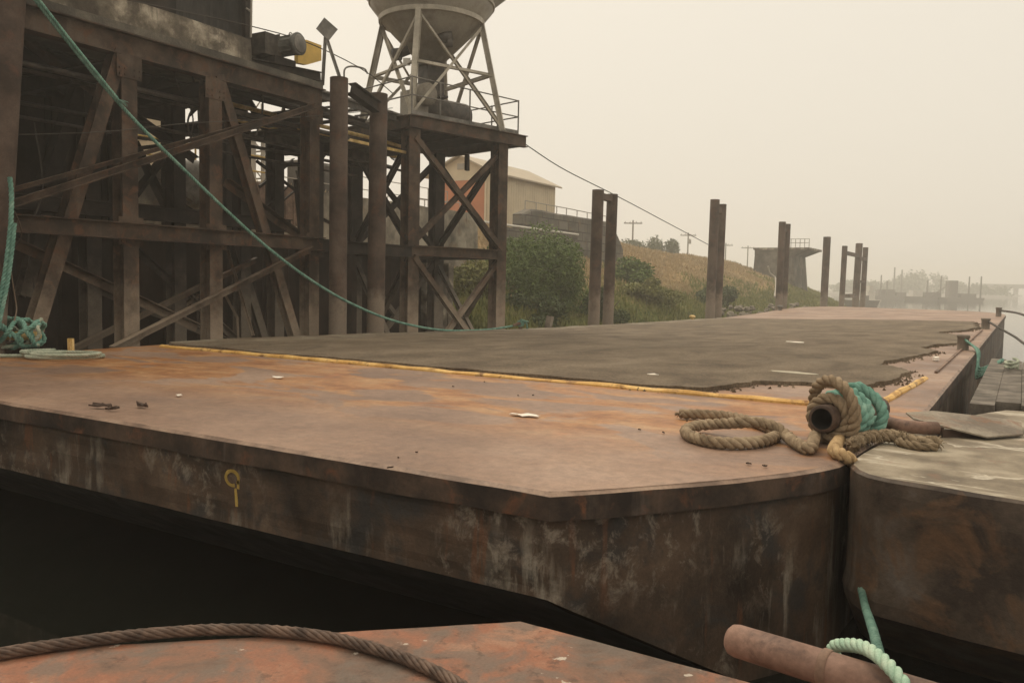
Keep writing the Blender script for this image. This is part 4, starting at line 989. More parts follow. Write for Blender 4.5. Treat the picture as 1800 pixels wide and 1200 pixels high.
part('vibrator', lambda b: (b.lathe([(0, -.18), (.13, -.18), (.13, .18), (0, .18)], gD(708, 92, 23.6), 14, True, (.6, .4, .3)), b.lathe([(0, -.12), (.17, -.12), (.17, .12), (0, .12)], gD(697, 96, 23.5), 14, True, (.3, .4, .1))), 'mach', fd)
part('air_cannon', lambda b: (b.lathe([(0, -.2), (.12, -.2), (.15, 0), (.12, .2), (0, .2)], gD(783, 66, 23.2), 14, True, (.8, .5, .2)), b.lathe([(0, -.12), (.09, -.12), (.09, .12), (0, .12)], gD(790, 75, 23.2), 12)), 'mach', fd)
part('notice_plate', lambda b: b.box(gD(715, 109, 22.6), (.2, .02, .2), Matrix.Rotation(.5, 3, 'Z')), 'farwhite', fd)
# railing round the platform
rail = thing('platform_railing', 'thin pipe railing round the hopper platform', 'railing', Lc(0, 0, ZP))
RP = [(.05, PB), (.05, .06), (1.0, .06), (2.05, .06), (3.1, .06), (PA - .02, .06), (PA - .02, 1.2), (PA - .02, 2.3), (PA - .02, PB)]
for a, b in RP: part('post', lambda k: k.tube([Lc(a, b, ZP - .02), Lc(a, b, ZP + 1.0)], .022, 6), 'grey', rail)
for z in (.98, .52):
    part('rail', lambda k: [k.tube([Lc(*p, ZP + z), Lc(*q, ZP + z)], .02, 6) for p, q in zip(RP, RP[1:])], 'grey', rail)
part('toe_plate', lambda k: [k.bar(Lc(*p, ZP + .08), Lc(*q, ZP + .08), .008, .1) for p, q in zip(RP[1:], RP[2:6])], 'grey', rail)

# pipe rack and conveyor between trestle and tower
rk = thing('pipe_rack', 'bundle of pipes and conveyor frame running between trestle and hopper tower', 'pipe rack', (-15.3, 15.5, 4.5))
for i, (X, z, r, m) in enumerate([(-14.6, 5.62, .05, 'grey'), (-14.9, 5.70, .07, 'mach'), (-15.2, 5.66, .05, 'grey'), (-14.5, 5.05, .07, 'steeld'), (-14.8, 4.86, .05, 'palyel'), (-15.2, 4.66, .06, 'palyel'), (-15.5, 4.4, .05, 'grey'), (-15.0, 4.25, .035, 'mach')]):
    part('pipe', lambda b: b.tube([(X, 12.3, z), (X, 17.4, z - .02), (X - .2, 19.2, z - .02)], r, 8), m, rk)
part('conveyor_frame', lambda b: (b.channel((-14.3, 12.4, 5.45), (-14.35, 17.6, 5.40), .08, .18), b.channel((-15.6, 12.4, 5.45), (-15.6, 17.8, 5.40), .08, .18), [b.bar((-14.3, 12.6 + k * .6, 5.52), (-15.6, 12.6 + k * .6, 5.52), .05, .05) for k in range(9)]), 'mach', rk)
part('walkway', lambda b: (b.span((-16.4, 13.9, 4.50), (-14.2, 18.0, 4.56)), b.bar((-15.2, 13.9, 4.40), (-15.2, 18.0, 4.40), .1, .2)), 'mach', rk)
part('edge_bar', lambda b: b.bar((-14.16, 13.9, 4.52), (-14.16, 18.0, 4.52), .05, .07), 'palyel', rk)
part('support', lambda b: (b.ibeam((-15.0, 15.4, 1.7), (-15.0, 15.4, 4.45), .2, .2, (1, 0, 0)), b.ibeam((-16.0, 15.9, 1.7), (-16.0, 15.9, 4.45), .2, .2, (1, 0, 0)), b.ibeam((-14.2, 15.6, 4.38), (-16.4, 15.6, 4.38), .14, .2)), 'steeld', rk)
part('hoop_rail', lambda b: b.tube(smooth_path([P(605, 140, -14.3), P(606, 122, -14.3), P(618, 117, -14.3), P(640, 121, -14.3), P(646, 130, -14.3)], .05), .022, 6), 'grey', rk)
part('cable_loop', lambda b: [b.tube(smooth_path([gX(676 + k * 2, 270, -15.5), gX(690 + k, 276 + k * 2, -15.6), gX(716, 274 + k, -15.8), gX(722 + k, 300, -15.8), gX(719 + k * 2, 330, -15.8)], .1), .012, 5) for k in range(4)], 'cable', rk)

def cable(label, pts, r=.014):
    mb = MB(); mb.tube(smooth_path(pts, .4), r, 6); obj('overhead_cable', mb, M['cable'], label=label, cat='cable')
cable('thin cable strung from the machinery house down to the hopper platform', [gX(224, 0, -13.5), gX(330, 22, -13.6), gX(440, 46, -13.7), gX(540, 75, -13.8), gX(640, 124, -14.0), gX(690, 164, -14.1)], .012)
e = gX(1247, 431, XP + .24)
cable('thin dark cable slanting from the hopper platform to the second free-standing pile pair', [Lc(PA + .2, .05, ZP - .2), gX(990, 297, XP + .21), gX(1085, 345, XP + .21), gX(1170, 390, XP + .22), e], .016)
cable('thin cable sagging across the trestle bays below the deck', [gX(25, 237, -13.2), gX(180, 232, -13.2), gX(330, 217, -13.2), gX(470, 210, -13.2), gX(600, 200, -13.2), gX(690, 190, -13.2)], .008)

# ------------------------------------------------------------------ plant buildings, shed and walls on the bank
sh = thing('storage_shed', 'tan gabled shed with a brick red door on top of the bank', 'shed', (-30.4, 47.7, 4.3))
SX0, SX1, SY0, SY1, SE, SR = -32.9, -28.1, 43.8, 51.8, 7.85, 8.95
mb = MB(); xm = (SX0 + SX1) / 2
mb.add([(SX0, SY0, 3.8), (SX1, SY0, 3.8), (SX1, SY0, SE), (xm, SY0, SR), (SX0, SY0, SE), (SX0, SY1, 3.8), (SX1, SY1, 3.8), (SX1, SY1, SE), (xm, SY1, SR), (SX0, SY1, SE)],
       [(0, 1, 2, 3, 4), (9, 8, 7, 6, 5), (1, 6, 7, 2), (5, 0, 4, 9)])
for k in range(27): mb.span((SX1 + .005, SY0 + .1 + k * .295, 4.0), (SX1 + .018, SY0 + .12 + k * .295, SE - .05))
obj('wall', mb, M['wall'], sh)
mb = MB()
for sx, s in ((SX0 - .35, 1), (SX1 + .35, -1)):
    zE = SE - .35 * (SR - SE) / (xm - SX0) ; a = [(sx, SY0 - .35, zE), (xm, SY0 - .35, SR), (xm, SY1 + .35, SR), (sx, SY1 + .35, zE)]
    mb.add([(p[0], p[1], p[2] + .02) for p in a] + [(p[0], p[1], p[2] + .12) for p in a], [(0, 1, 2, 3), (7, 6, 5, 4), (0, 4, 5, 1), (3, 2, 6, 7), (0, 3, 7, 4), (1, 5, 6, 2)])
obj('roof', mb, M['roof'], sh)
part('door', lambda b: (b.span((SX0 + .3, SY0 - .06, 4.0), (SX1 - .55, SY0 - .01, 7.45)), [b.span((SX0 + .3, SY0 - .08, 4.3 + k * .55), (SX1 - .55, SY0 - .06, 4.33 + k * .55)) for k in range(6)]), 'door', sh)
part('door_frame', lambda b: (b.span((SX0 + .2, SY0 - .09, 7.45), (SX1 - .45, SY0 - .01, 7.6)), b.span((SX1 - .55, SY0 - .09, 4), (SX1 - .42, SY0 - .01, 7.45))), 'wall', sh)
part('vent', lambda b: b.span((xm - .25, SY0 - .05, 8.15), (xm + .25, SY0 - .01, 8.5)), 'rail', sh)
# block walls
mb = MB(); ysw = [40.6 + i * .6 for i in range(24)]; vs = []
for i, y in enumerate(ysw):
    e = .06 * nz(2, y, 0, .9); zt_ = 5.35 + .05 * nz(0, y, 2, .5) - .35 * (1 - sm(40.6, 41.8, y)); 
    if i > 20: zt_ -= (i - 20) * .55
    vs += [(-24.0 + e, y, 1.6), (-24.05 + e, y, zt_ - .1), (-24.15, y, zt_), (-24.7, y, zt_), (-24.7, y, 1.6)]
mb.add(vs, [(i * 5 + k, i * 5 + (k + 1) % 5, (i + 1) * 5 + (k + 1) % 5, (i + 1) * 5 + k) for i in range(len(ysw) - 1) for k in range(5)] + [(4, 3, 2, 1, 0), tuple((len(ysw) - 1) * 5 + k for k in range(5))])
obj('block_wall', mb, M['stone'], label='dark weathered stone block wall with a railing above, right of the shed', cat='wall')
mb = MB(); mb.span((-23.6, 36.6, 1.0), (-23.1, 45.5, 4.02)); obj('block_wall', mb, M['stone'], label='lower stone block wall under the white pipe, above the willow bush', cat='wall')
mb = MB(); mb.tube([(-23.2, 34.0, 4.15), (-23.2, 45.8, 4.12)], .06, 8); obj('white_pipe', mb, M['farwhite'], label='straight white pipe lying along the top of the lower block wall', cat='pipe')
def railing(label, pts, h, m, n, r=.03):
    t = thing('railing', label, 'railing', pts[0])
    for i in range(n + 1):
        k = i / n * (len(pts) - 1); j = min(int(k), len(pts) - 2); p = V(pts[j]).lerp(V(pts[j + 1]), k - j)
        part('post', lambda b: b.tube([p, p + V((0, 0, h))], r, 6), m, t)
    for z in (h, h * .52): part('rail', lambda b: b.tube([V(p) + V((0, 0, z)) for p in pts], r, 6), m, t)
    return t
railing('pale pipe railing above the dark block wall', [(-25.2, 42.8, 4.9), (-25.2, 48, 4.9), (-25.2, 54.0, 4.85)], 1.05, 'rail', 8)
railing('pale pipe railing in front of the red shed door', [(-29.5, 35.5, 4.6), (-27.6, 39.6, 4.55)], 1.05, 'rail', 4)
railing('yellow pipe railing on the sea wall behind the trestle', [(-22.2, 12.2, 4.15), (-22.2, 17, 4.15), (-22.2, 20.4, 4.15)], 1.05, 'ypaint', 7)
railing('thin grey railing along the sea wall between trestle and tower', [(-22.3, 21, 4.15), (-22.3, 31, 4.15)], 1.0, 'rail', 7, .02)
# vent stack and pipe frame seen through the trestle
vp = gX(442, 285, -27); 
vs_ = thing('vent_stack', 'grey vent stack with a flat cap seen between the trestle columns', 'stack', (vp.x, vp.y, 4.0))
part('pipe', lambda b: b.tube([(vp.x, vp.y, 4), (vp.x, vp.y, gX(442, 248, -27).z)], .18, 12), 'rail', vs_)
zc = gX(442, 244, -27).z
part('cap', lambda b: b.lathe([(0, .12), (.30, .02), (.32, -.02), (0, -.02)], (vp.x, vp.y, zc), 14), 'rail', vs_)
lf = gX(428, 285, -28)
fr = thing('pipe_scaffold', 'light lattice pipe frame behind the vent stack', 'frame', (lf.x, lf.y, 4))
for dx, dy in ((0, 0), (1.1, 0), (1.1, 1.1), (0, 1.1)): part('post', lambda b: b.tube([(lf.x + dx, lf.y + dy, 4), (lf.x + dx, lf.y + dy, 8.2)], .05, 6), 'rail', fr)
for k in range(3):
    z = 5.2 + k * 1.1; part('lattice', lambda b: (b.tube([(lf.x, lf.y, z), (lf.x + 1.1, lf.y, z), (lf.x + 1.1, lf.y + 1.1, z), (lf.x, lf.y + 1.1, z), (lf.x, lf.y, z)], .035, 6), b.tube([(lf.x, lf.y, z), (lf.x + 1.1, lf.y, z + 1.0)], .03, 6), b.tube([(lf.x + 1.1, lf.y, z), (lf.x, lf.y, z + 1.0)], .03, 6)), 'rail', fr)
bx = gX(562, 330, -26)
pb = thing('pump_house', 'small grey flat roofed pump house behind the sea wall', 'shed', (bx.x, bx.y, 4.1))
part('wall', lambda b: b.span((bx.x - 1, bx.y - .9, 4.0), (bx.x, bx.y + .9, 6.0)), 'concdark', pb); part('roof', lambda b: b.span((bx.x - 1.1, bx.y - 1, 6.0), (bx.x + .1, bx.y + 1, 6.1)), 'grey', pb)
part('door', lambda b: b.span((bx.x, bx.y - .4, 4.0), (bx.x + .03, bx.y + .3, 5.7)), 'steeld', pb)
cb = gX(262, 215, -24)
wh = thing('process_house', 'cream clad building glimpsed through the upper trestle bay', 'building', (-25, cb.y, 4.1))
part('wall', lambda b: b.span((-27, cb.y - .9, 4.0), (-24, cb.y + .55, 7.2)), 'wall', wh); part('roof', lambda b: b.span((-27.2, cb.y - 1.1, 7.2), (-23.8, cb.y + .75, 7.35)), 'grey', wh)
part('window', lambda b: b.span((-24.0, cb.y - .5, 5.4), (-23.97, cb.y - .1, 6.4)), 'house', wh)

# far concrete pier on the bank
cp = thing('concrete_pier', 'massive dark concrete pier with an overhanging cap at the end of the bank', 'pier', (-22.5, 92, 0))
mb = MB(); mb.add([(-24.6, 88.8, -1), (-19.9, 88.8, -1), (-19.9, 95, -1), (-24.6, 95, -1), (-24.4, 89.2, 4.5), (-20.4, 89.2, 4.5), (-20.4, 94.6, 4.5), (-24.4, 94.6, 4.5), (-24.4, 89.1, 5.1), (-18.9, 89.1, 5.1), (-18.9, 94.7, 5.1), (-24.4, 94.7, 5.1)],
   [(0, 1, 5, 4), (1, 2, 6, 5), (2, 3, 7, 6), (3, 0, 4, 7), (4, 5, 9, 8), (5, 6, 10, 9), (6, 7, 11, 10), (7, 4, 8, 11), (8, 9, 10, 11)])
obj('body', mb, M['concdark'], cp)
part('cap_slab', lambda b: b.span((-24.5, 88.9, 5.1), (-18.8, 94.9, 5.32)), 'conc', cp)
part('pilaster', lambda b: b.span((-22.1, 88.72, -1), (-20.6, 89.1, 4.4)), 'concdark', cp)
part('railing', lambda b: ([b.tube([(-21.6 + k * .45, 89.1, 5.3), (-21.6 + k * .45, 89.1, 6.2)], .035, 5) for k in range(7)], b.tube([(-21.6, 89.1, 6.2), (-18.9, 89.1, 6.2)], .03, 5), b.tube([(-21.6, 89.1, 5.8), (-18.9, 89.1, 5.8)], .03, 5)), 'rail', cp)
mb = MB(); mb.tube(smooth_path([gX(1350, 468, -19.4), gX(1353, 480, -19.3), gX(1362, 487, -18.9), gX(1364, 500, -18.2), gX(1362, 522, -17)], .5), .09, 6); obj('pale_hose', mb, M['rail'], label='pale hose hanging down the bank left of the concrete pier', cat='hose')

# utility poles
for i, (u, vt, lab) in enumerate([(1113, 387, 'leftmost utility pole, rising behind the crest trees'), (1210, 409, 'utility pole with a tall crossarm left of the second pile pair'), (1276, 427, 'faint utility pole just right of the second pile pair'), (1315, 432, 'faintest utility pole, beside the concrete pier')]):
    X = -60; p = gX(u, vt, X)
    t = thing('utility_pole', lab, 'utility pole', (p.x, p.y, bank(X, p.y)), 'utility poles behind the bank')
    part('pole', lambda b: b.tube([(p.x, p.y, bank(X, p.y) - .5), p], [.20, .14], 8), 'bark', t)
    part('crossarm', lambda b: (b.bar(p + V((-1.5, -.6, -.55)), p + V((1.5, .6, -.55)), .16, .2), [b.tube([p + V((k, k * .4, -.45)), p + V((k, k * .4, -.2))], .06, 6) for k in (-1.3, -.5, .5, 1.3)]), 'bark', t)
    if i == 1: part('transformer', lambda b: b.lathe([(0, -.5), (.34, -.5), (.34, .4), (0, .5)], p + V((.4, -.3, -1.8)), 12), 'grey', t)

# ------------------------------------------------------------------ far shore and moored craft in the haze
def craft(name, label, cat, u0, u1, D, parts, group=None, hullm='far', hh=1.0):
    a, b = gD(u0, 512, D), gD(u1, 512, D); a.z = b.z = WATER; c = (a + b) / 2; e = (b - a).normalized(); q = V((-e.y, e.x, 0))
    t = thing(name, label, cat, c, group)
    L = (b - a).length; W = 4.0; mb = MB()
    o0 = [a, b, b + q * W, a + q * W]; top = [a - e * .6, b + e * .6, b + e * .6 + q * W, a - e * .6 + q * W]
    mb.add([(p.x, p.y, WATER - .4) for p in o0] + [(p.x, p.y, WATER + hh) for p in top], [(0, 1, 5, 4), (1, 2, 6, 5), (2, 3, 7, 6), (3, 0, 4, 7), (4, 5, 6, 7)])
    obj('hull', mb, M[hullm], t)
    for nm, m, x0, x1, z0, z1, dep in parts:
        mb = MB(); p0 = a + e * (L * x0) + q * .6; p1 = a + e * (L * x1) + q * (.6 + dep)
        if nm in ('mast', 'spud'): 
            mb.tube([(p0.x, p0.y, WATER + z0), (p0.x, p0.y, WATER + z1)], [.22, .16], 8)
        elif nm == 'boom': mb.tube([(p0.x, p0.y, WATER + z0), (p1.x, p1.y, WATER + z1)], [.2, .12], 6)
        else:
            l = (p1 - p0).dot(e); mb.box((p0.x + e.x * l / 2 + q.x * dep / 2, p0.y + e.y * l / 2 + q.y * dep / 2, WATER + (z0 + z1) / 2), (l, dep, z1 - z0), Matrix.Rotation(math.atan2(e.y, e.x), 3, 'Z'))
        obj(nm, mb, M[m], t)
    return t
craft('work_barge', 'hazy work barge with deckhouse and twin masts, left of the far group', 'barge', 1540, 1605, 225, [('cabin', 'far', .1, .55, .9, 2.7, 2.5), ('cabin', 'far', .6, .85, .9, 2.0, 2.5), ('mast', 'far', .15, .2, 1, 6.5, .3), ('mast', 'far', .32, .2, 1, 5.0, .3)], 'barges in the haze')
craft('work_barge', 'hazy work barge with low cabins in the middle of the far group', 'barge', 1606, 1672, 215, [('cabin', 'farwhite', .02, .28, 1, 2.6, 2.5), ('cabin', 'far', .35, .75, .9, 2.2, 2.5), ('mast', 'far', .75, .2, 1, 6.4, .3), ('boom', 'far', .5, .95, 1.2, 4.0, .3)], 'barges in the haze')
craft('work_barge', 'hazy barge with a square tower, farthest right of the far group', 'barge', 1668, 1728, 210, [('tower', 'far', .05, .30, .9, 5.2, 2.0), ('cabin', 'far', .40, .85, .9, 2.0, 2.5), ('spud', 'far', .62, .2, .5, 6.3, .3), ('spud', 'far', .97, .2, .5, 6.4, .3)], 'barges in the haze')
craft('white_boat', 'small white boat moored right of the three pile dolphin', 'boat', 1527, 1545, 150, [('cabin', 'farwhite', .1, .8, .7, 2.3, 2.0), ('wheelhouse', 'farwhite', .2, .6, 2.3, 3.2, 1.6)], None, 'farwhite', .7)
craft('black_float', 'low dark float beside the white boat', 'float', 1508, 1541, 125, [('shed', 'far', .5, .7, .9, 1.6, 1.2)], None, 'far', .9)
for u, vt, D, lab in [(1573, 470, 300, 'thin far stack, leftmost above the far barges'), (1586, 474, 305, 'thin far stack, right of the leftmost one above the far barges'), (1631, 492, 240, 'stubby far pile in front of the hazy trees')]:
    p = gD(u, vt, D); mb = MB(); mb.tube([(p.x, p.y, WATER - 1), (p.x, p.y, p.z)], [.35, .25], 8); obj('far_stack', mb, M['far'], label=lab, cat='stack', group='stacks and piles in the haze')
mb = MB(); rnd = random.Random(8)
for i in range(90):
    u = rnd.uniform(1470, 1760); D = rnd.uniform(380, 450); p = gD(u, 510, D); h = pw([(1470, 5), (1520, 5), (1560, 5), (1590, 9), (1620, 11), (1650, 9), (1690, 5), (1760, 4)], u)
    leafmass(mb, (p.x, p.y, h * .4), (5, 5, h * .75), 160, .8, lumps=6, seed=i)
o = obj('far_woods', mb, M['leafdark'], label='far wooded shore fading into the haze', cat='trees', kind='stuff', loc=(0, 400, 0))
mb = MB(); a = gD(1440, 512, 360); b = gD(1780, 512, 370); c = gD(1800, 512, 480); d = gD(1400, 512, 480)
vs = []
for i in range(25):
    t = i / 24; p, q = a.lerp(b, t), d.lerp(c, t); z = 1.2 * math.sin(math.pi * t) ** .3
    vs += [(p.x, p.y, WATER - .3), (p.x, p.y + 4, WATER + z), (q.x, q.y, WATER + z + 1)]
mb.add(vs, [(3 * i + k, 3 * i + 3 + k, 3 * i + 4 + k, 3 * i + 1 + k) for i in range(24) for k in range(2)]); obj('far_shore', mb, M['far'], kind='structure', loc=(0, 0, 0))
br = thing('far_bridge', 'very faint river bridge on the right horizon', 'bridge', gD(1770, 512, 470))
p, q = gD(1725, 502, 470), gD(1900, 506, 470)
part('span', lambda b: b.bar(p, q, 5, 2.2), 'far', br)
for u in (1742, 1786, 1830):
    r_ = gD(u, 505, 470); part('pier', lambda b: b.bar((r_.x, r_.y, WATER - 1), (r_.x, r_.y, r_.z), 2, 2.5), 'far', br)

# ------------------------------------------------------------------ right side: neighbouring barge head, planks
nb_ = thing('neighbour_barge', 'blunt rounded corner of the next barge at the right edge, silt on its top', 'barge', (.8, 7, -.86))
front = [(-.84, 7.2), (-.925, 6.3), (-.935, 6.05), (-.915, 5.86), (-.86, 5.71), (-.78, 5.60), (-.66, 5.535), (-.50, 5.50), (-.22, 5.44), (.1, 5.41), (.6, 5.38), (1.4, 5.36), (2.6, 5.35)]
top_ = front + [(2.6, 9.6), (-.10, 9.6), (-.48, 8.7), (-.66, 8.3)]
top_ = rough_poly([V(p) for p in top_], .12, .006, 2)
nt = len(top_)
mb = MB(); Z1 = .0
co, ed, fa, *_ = mgeo.delaunay_2d_cdt(inset([tuple(p) for p in top_], .02) and [V(p) for p in inset([tuple(p) for p in top_], .02)] + [V((x, y)) for x in [-.6 + .25 * i for i in range(13)] for y in [5.8 + .3 * j for j in range(12)]], [(i, (i + 1) % nt) for i in range(nt)], [], 1, 1e-5)
mb.add([(p[0], p[1], Z1 + .012 * nz(p[0], p[1], 0, 1.5)) for p in co], [tuple(f) for f in fa], True)
obj('top_plate', mb, M['btop'], nb_)
mb = MB(); it = inset([tuple(p) for p in top_], .02)
rg = [[(p[0], p[1], Z1 + .012 * nz(p[0], p[1], 0, 1.5)) for p in it], [(p[0], p[1], Z1 - .018) for p in top_]]
for k in range(1, 11):
    t = k / 10; rg.append([(p[0] + (-.018 if k == 9 and p[1] < 7 and p[0] < -.5 else 0), p[1] + .018 * nz(p[0] * 1.5, t * 2, 1, 1.6), lerp(Z1 - .018, -.86, t)) for p in top_])
for a, b in zip(rg, rg[1:]): ringstrip(mb, a, b, True)
rg2 = [(p[0], p[1] + .9, -1.5) for p in top_]; ringstrip(mb, rg[-1], rg2)
obj('side_plate', mb, weathered('grey_rusty_side', (.034, .023, .017), (.078, .056, .041), (.115, .095, .082), 1.6, .62, .6, (.24, .205, .16), (.125, .068, .036), .52, .4, .01), nb_)
# loose steel on top
def sheet_pts(P4, z, th): 
    b = MB(); n = len(P4); q = [gz(u, v, z + k) for u, v, k in P4]; b.add([(p.x, p.y, p.z) for p in q] + [(p.x, p.y, p.z + th) for p in q], [tuple(range(n - 1, -1, -1)), tuple(range(n, 2 * n))] + [(i, (i + 1) % n, n + (i + 1) % n, n + i) for i in range(n)]); return b
obj('steel_sheet', sheet_pts([(1735, 770, .0), (1606, 738, .10), (1592, 727, .12), (1640, 724, .12), (1795, 741, .05), (1798, 765, .0)],   .02, .012), M['palesheet'], label='bent pale steel sheet propped on top of the neighbouring barge', cat='steel sheet')
mb = MB(); mb.tube(smooth_path([gz(1558, 741, .09), gz(1580, 747, .085), (gz(1610, 751, .08)), gz(1646, 752, .075)], .03), [.052] * len(smooth_path([gz(1558, 741, .09), gz(1580, 747, .085), (gz(1610, 751, .08)), gz(1646, 752, .075)], .03)), 14)
obj('bent_pipe', mb, M['rustpipe'], label='short bent rusty pipe lying above the frayed rope', cat='pipe')
mb = MB(); mb.bar(gz(1655, 762, .03), gz(1735, 760, .03), .03, .06); mb.bar(gz(1655, 762, .03), gz(1648, 742, .04), .03, .1); obj('steel_bracket', mb, M['scale'], label='dark broken bracket right of the bent pipe', cat='bracket')
pts = [gz(1497, 783, .05), gz(1515, 771, .06), gz(1545, 766, .06), gz(1580, 768, .055), (gz(1615, 777, .05)), gz(1648, 778, .05)]
mb = MB(); rope(mb, pts, .050, .22, n=8, fuzz=.004, swell=.25); rope(mb, [p + V((.0, -.07, -.02)) for p in pts[3:]] , .034, .2, n=7, fuzz=.004, swell=.3)
C_ = smooth_path(pts, .015)
rnd = random.Random(3)
for _ in range(420):
    p = rnd.choice(C_); d = V((rnd.gauss(0, 1), rnd.gauss(0, 1), rnd.gauss(.2, 1))).normalized(); mb.tube([p + d * .035, p + d * .055 + V((rnd.uniform(-.01, .01), 0, 0)), p + d * .066 + V((0, 0, -.012))], [.004, .003, .0015], 4, False)
obj('frayed_rope', mb, M['rope_fuzz'], label='fuzzy frayed brown rope stub on top of the neighbouring barge', cat='rope')
# plank walkway beyond
pk = thing('plank_float', 'weathered timber plank float beyond the neighbouring barge', 'float', (.1, 14, -.1))
for i, (xa, w_) in enumerate([(-.44, .235), (-.20, .235), (.04, .28), (.325, .30), (.63, .36)]):
    mb = MB(); y0 = 10.3 + .3 * (i % 2); mb.span((xa, y0, -.16), (xa + w_, 17.6 - .4 * i, -.05 + .01 * i)); obj('plank', mb, M['plank'], pk)
mb = MB(); mb.span((-.36, 10.7, -.42), (1.2, 10.95, -.165)); mb.span((-.36, 16.5, -.42), (1.2, 16.8, -.165)); obj('bearer', mb, M['timber'], pk)
part('pontoon', lambda b: b.span((-.3, 10.5, -1.5), (1.2, 17.2, -.425)), 'steeld', pk)
c = gz(1778, 644, .02); mb = MB(); rope(mb, [(c.x + .085 * math.cos(a), c.y + .42 * math.sin(a), -.005 + .004 * i) for i, a in enumerate([x * .45 for x in range(32)])], .022, .11, n=6); obj('white_rope_ring', mb, M['rope_pale'], label='small ring of whitish rope lying on the plank float', cat='rope')
mb = MB(); c = V((xr(19) - .25, 19.0, .2))
for k in range(5): rope(mb, [c + V((0, 0, -.05 + .02 * k)), V((xr(19) + .03, 18.9 - .15 * k, .02)), V((xr(19) + .06, 18.4 - .2 * k, -.25 - .03 * k)), V((xr(19) + .16, 17.7 - .25 * k, -.24 - .02 * k)), V((-.25, 16.8 - .1 * k, .0))], .022, .11, n=6)
obj('side_mooring_rope', mb, M['rope_teal'], label='dull teal ropes drooping from a side bollard down to the plank float', cat='rope')
mb = MB(); rope(mb, [(xr(46.5) - .2, 46.5, .3), (-.2, 44, .25), (.6, 38, .12), (2.2, 30, .0), (4, 22, .0)], .05, .3, n=6); obj('dark_line', mb, M['cable'], label='dark line leading off right from the farthest side bollard', cat='rope')
mb = MB(); rope(mb, [(xr(30.5) - .2, 30.5, dz(30.5, -1) + .25), (-.2, 28.5, -.1), (.3, 25.5, -.25), (1.4, 22, -.2)], .035, .2, n=6); obj('dark_line', mb, M['cable'], label='dark slack line from the middle side bollard toward the yellow box', cat='rope')
yb = thing('yellow_box', 'small yellow fitting on a dark base at the right edge beyond the planks', 'fitting', (.42, 22, -.5))
part('base', lambda b: b.span((.15, 21, -1.6), (2.2, 26, -.42)), 'steeld', yb); part('box', lambda b: b.span((.3, 21.6, -.415), (.8, 22.2, -.06)), 'palyel', yb); part('lid', lambda b: b.span((.27, 21.57, -.055), (.83, 22.23, -.02)), 'steeld', yb)

# ------------------------------------------------------------------ foreground deck under the eye
fg = thing('foreground_vessel', 'red oxide steel deck in the foreground below the barge head', 'vessel', (-1, 1, -1.3))
fo = [(-2.03, 3.49), (-2.25, 3.30), (-2.74, 2.83), (-3.77, 1.93), (-6.5, -.6), (-6.5, -3), (4, -3), (4, 3.47), (-1.2, 3.48)]
fo = fo[::-1]; fo = fo if sum(a[0] * b[1] - b[0] * a[1] for a, b in zip(fo, fo[1:] + fo[:1])) > 0 else fo[::-1]
fo = [tuple(p) for p in rough_poly([V(p) for p in fo], .08, .004, 5)]
mb = MB(); ZF = -.5; n = len(fo); ii = inset(fo, .02)
co, ed, fa, *_ = mgeo.delaunay_2d_cdt([V(p) for p in ii] + [V((x, y)) for x in [-5.5 + .25 * i for i in range(37)] for y in [-2 + .25 * j for j in range(21)] if y < 3.3 and x + 1.9 > (y - 3.3) * 1.15], [(i, (i + 1) % n) for i in range(n)], [], 1, 1e-5)
mb.add([(p[0], p[1], ZF + .004 * nz(p[0], p[1], 0, 2)) for p in co], [tuple(f) for f in fa], True)
obj('deck_plate', mb, M['red'], fg)
mb = MB(); ringstrip(mb, [(p[0], p[1], ZF + .004 * nz(p[0], p[1], 0, 2)) for p in ii], [(p[0], p[1], ZF - .015) for p in fo]); ringstrip(mb, [(p[0], p[1], ZF - .015) for p in fo], [(p[0], p[1], -2) for p in fo]); obj('hull', mb, M['hull'], fg)
# horizontal rail pipe with a rounded end
zp_ = -.30; a = gz(1284, 1122, zp_); b = gz(1640, 1232, zp_); d = (b - a).normalized()
prof = [(0, -.012), (.045, -.008), (.06, .006), (.066, .03), (.067, .3), (.067, 1.6)]
mb = MB(); mb.lathe(prof, a, 32, True, d)
p_ = obj('rail_pipe', mb, M['rustpipe'], fg)
mb = MB()
for t in (.42, 1.2): c = a + d * t; mb.tube([(c.x, c.y, ZF - .01), (c.x, c.y, zp_ - .05)], .045, 14)
obj('pipe_support', mb, M['rustpipe'], fg)
mb = MB(); mb.lathe([(.069, .375), (.0735, .38), (.0735, .405), (.069, .41)], a, 32, True, d); obj('weld_collar', mb, M['rust'], p_)
# mint rope over the pipe and its tail up to the neighbour
q_ = V((-d.y, d.x, 0)); 
def arp(t, deg, r): c = a + d * t; return c + (q_ * math.cos(math.radians(deg)) + V((0, 0, 1)) * math.sin(math.radians(deg))) * r
pts = [gD(1510, 1018, 5.55), gD(1520, 1062, 5.0), gD(1529, 1090, 4.4), gD(1538, 1120, 3.9), arp(.60, -40, .13), arp(.56, -90, .10), arp(.53, -150, .098)]
mb = MB(); rope(mb, pts[:6], .024, .13, n=8); obj('hanging_rope', mb, M['rope_dim'], label='dim teal rope dropping from under the neighbouring barge behind the rail pipe', cat='rope')
tq = [gD(1466, 1137, 3.42), gD(1490, 1133, 3.30), gD(1520, 1138, 3.18), gD(1550, 1158, 3.06), gD(1580, 1190, 2.95), gD(1610, 1235, 2.86), gD(1650, 1300, 2.78)]
mb = MB(); rope(mb, [tq[0] + V((0, .06, -.08))] + tq, .0275, .13, n=10); obj('mint_rope', mb, M['rope_mint'], label='thick pale mint rope draped over the rail pipe at the bottom right', cat='rope')
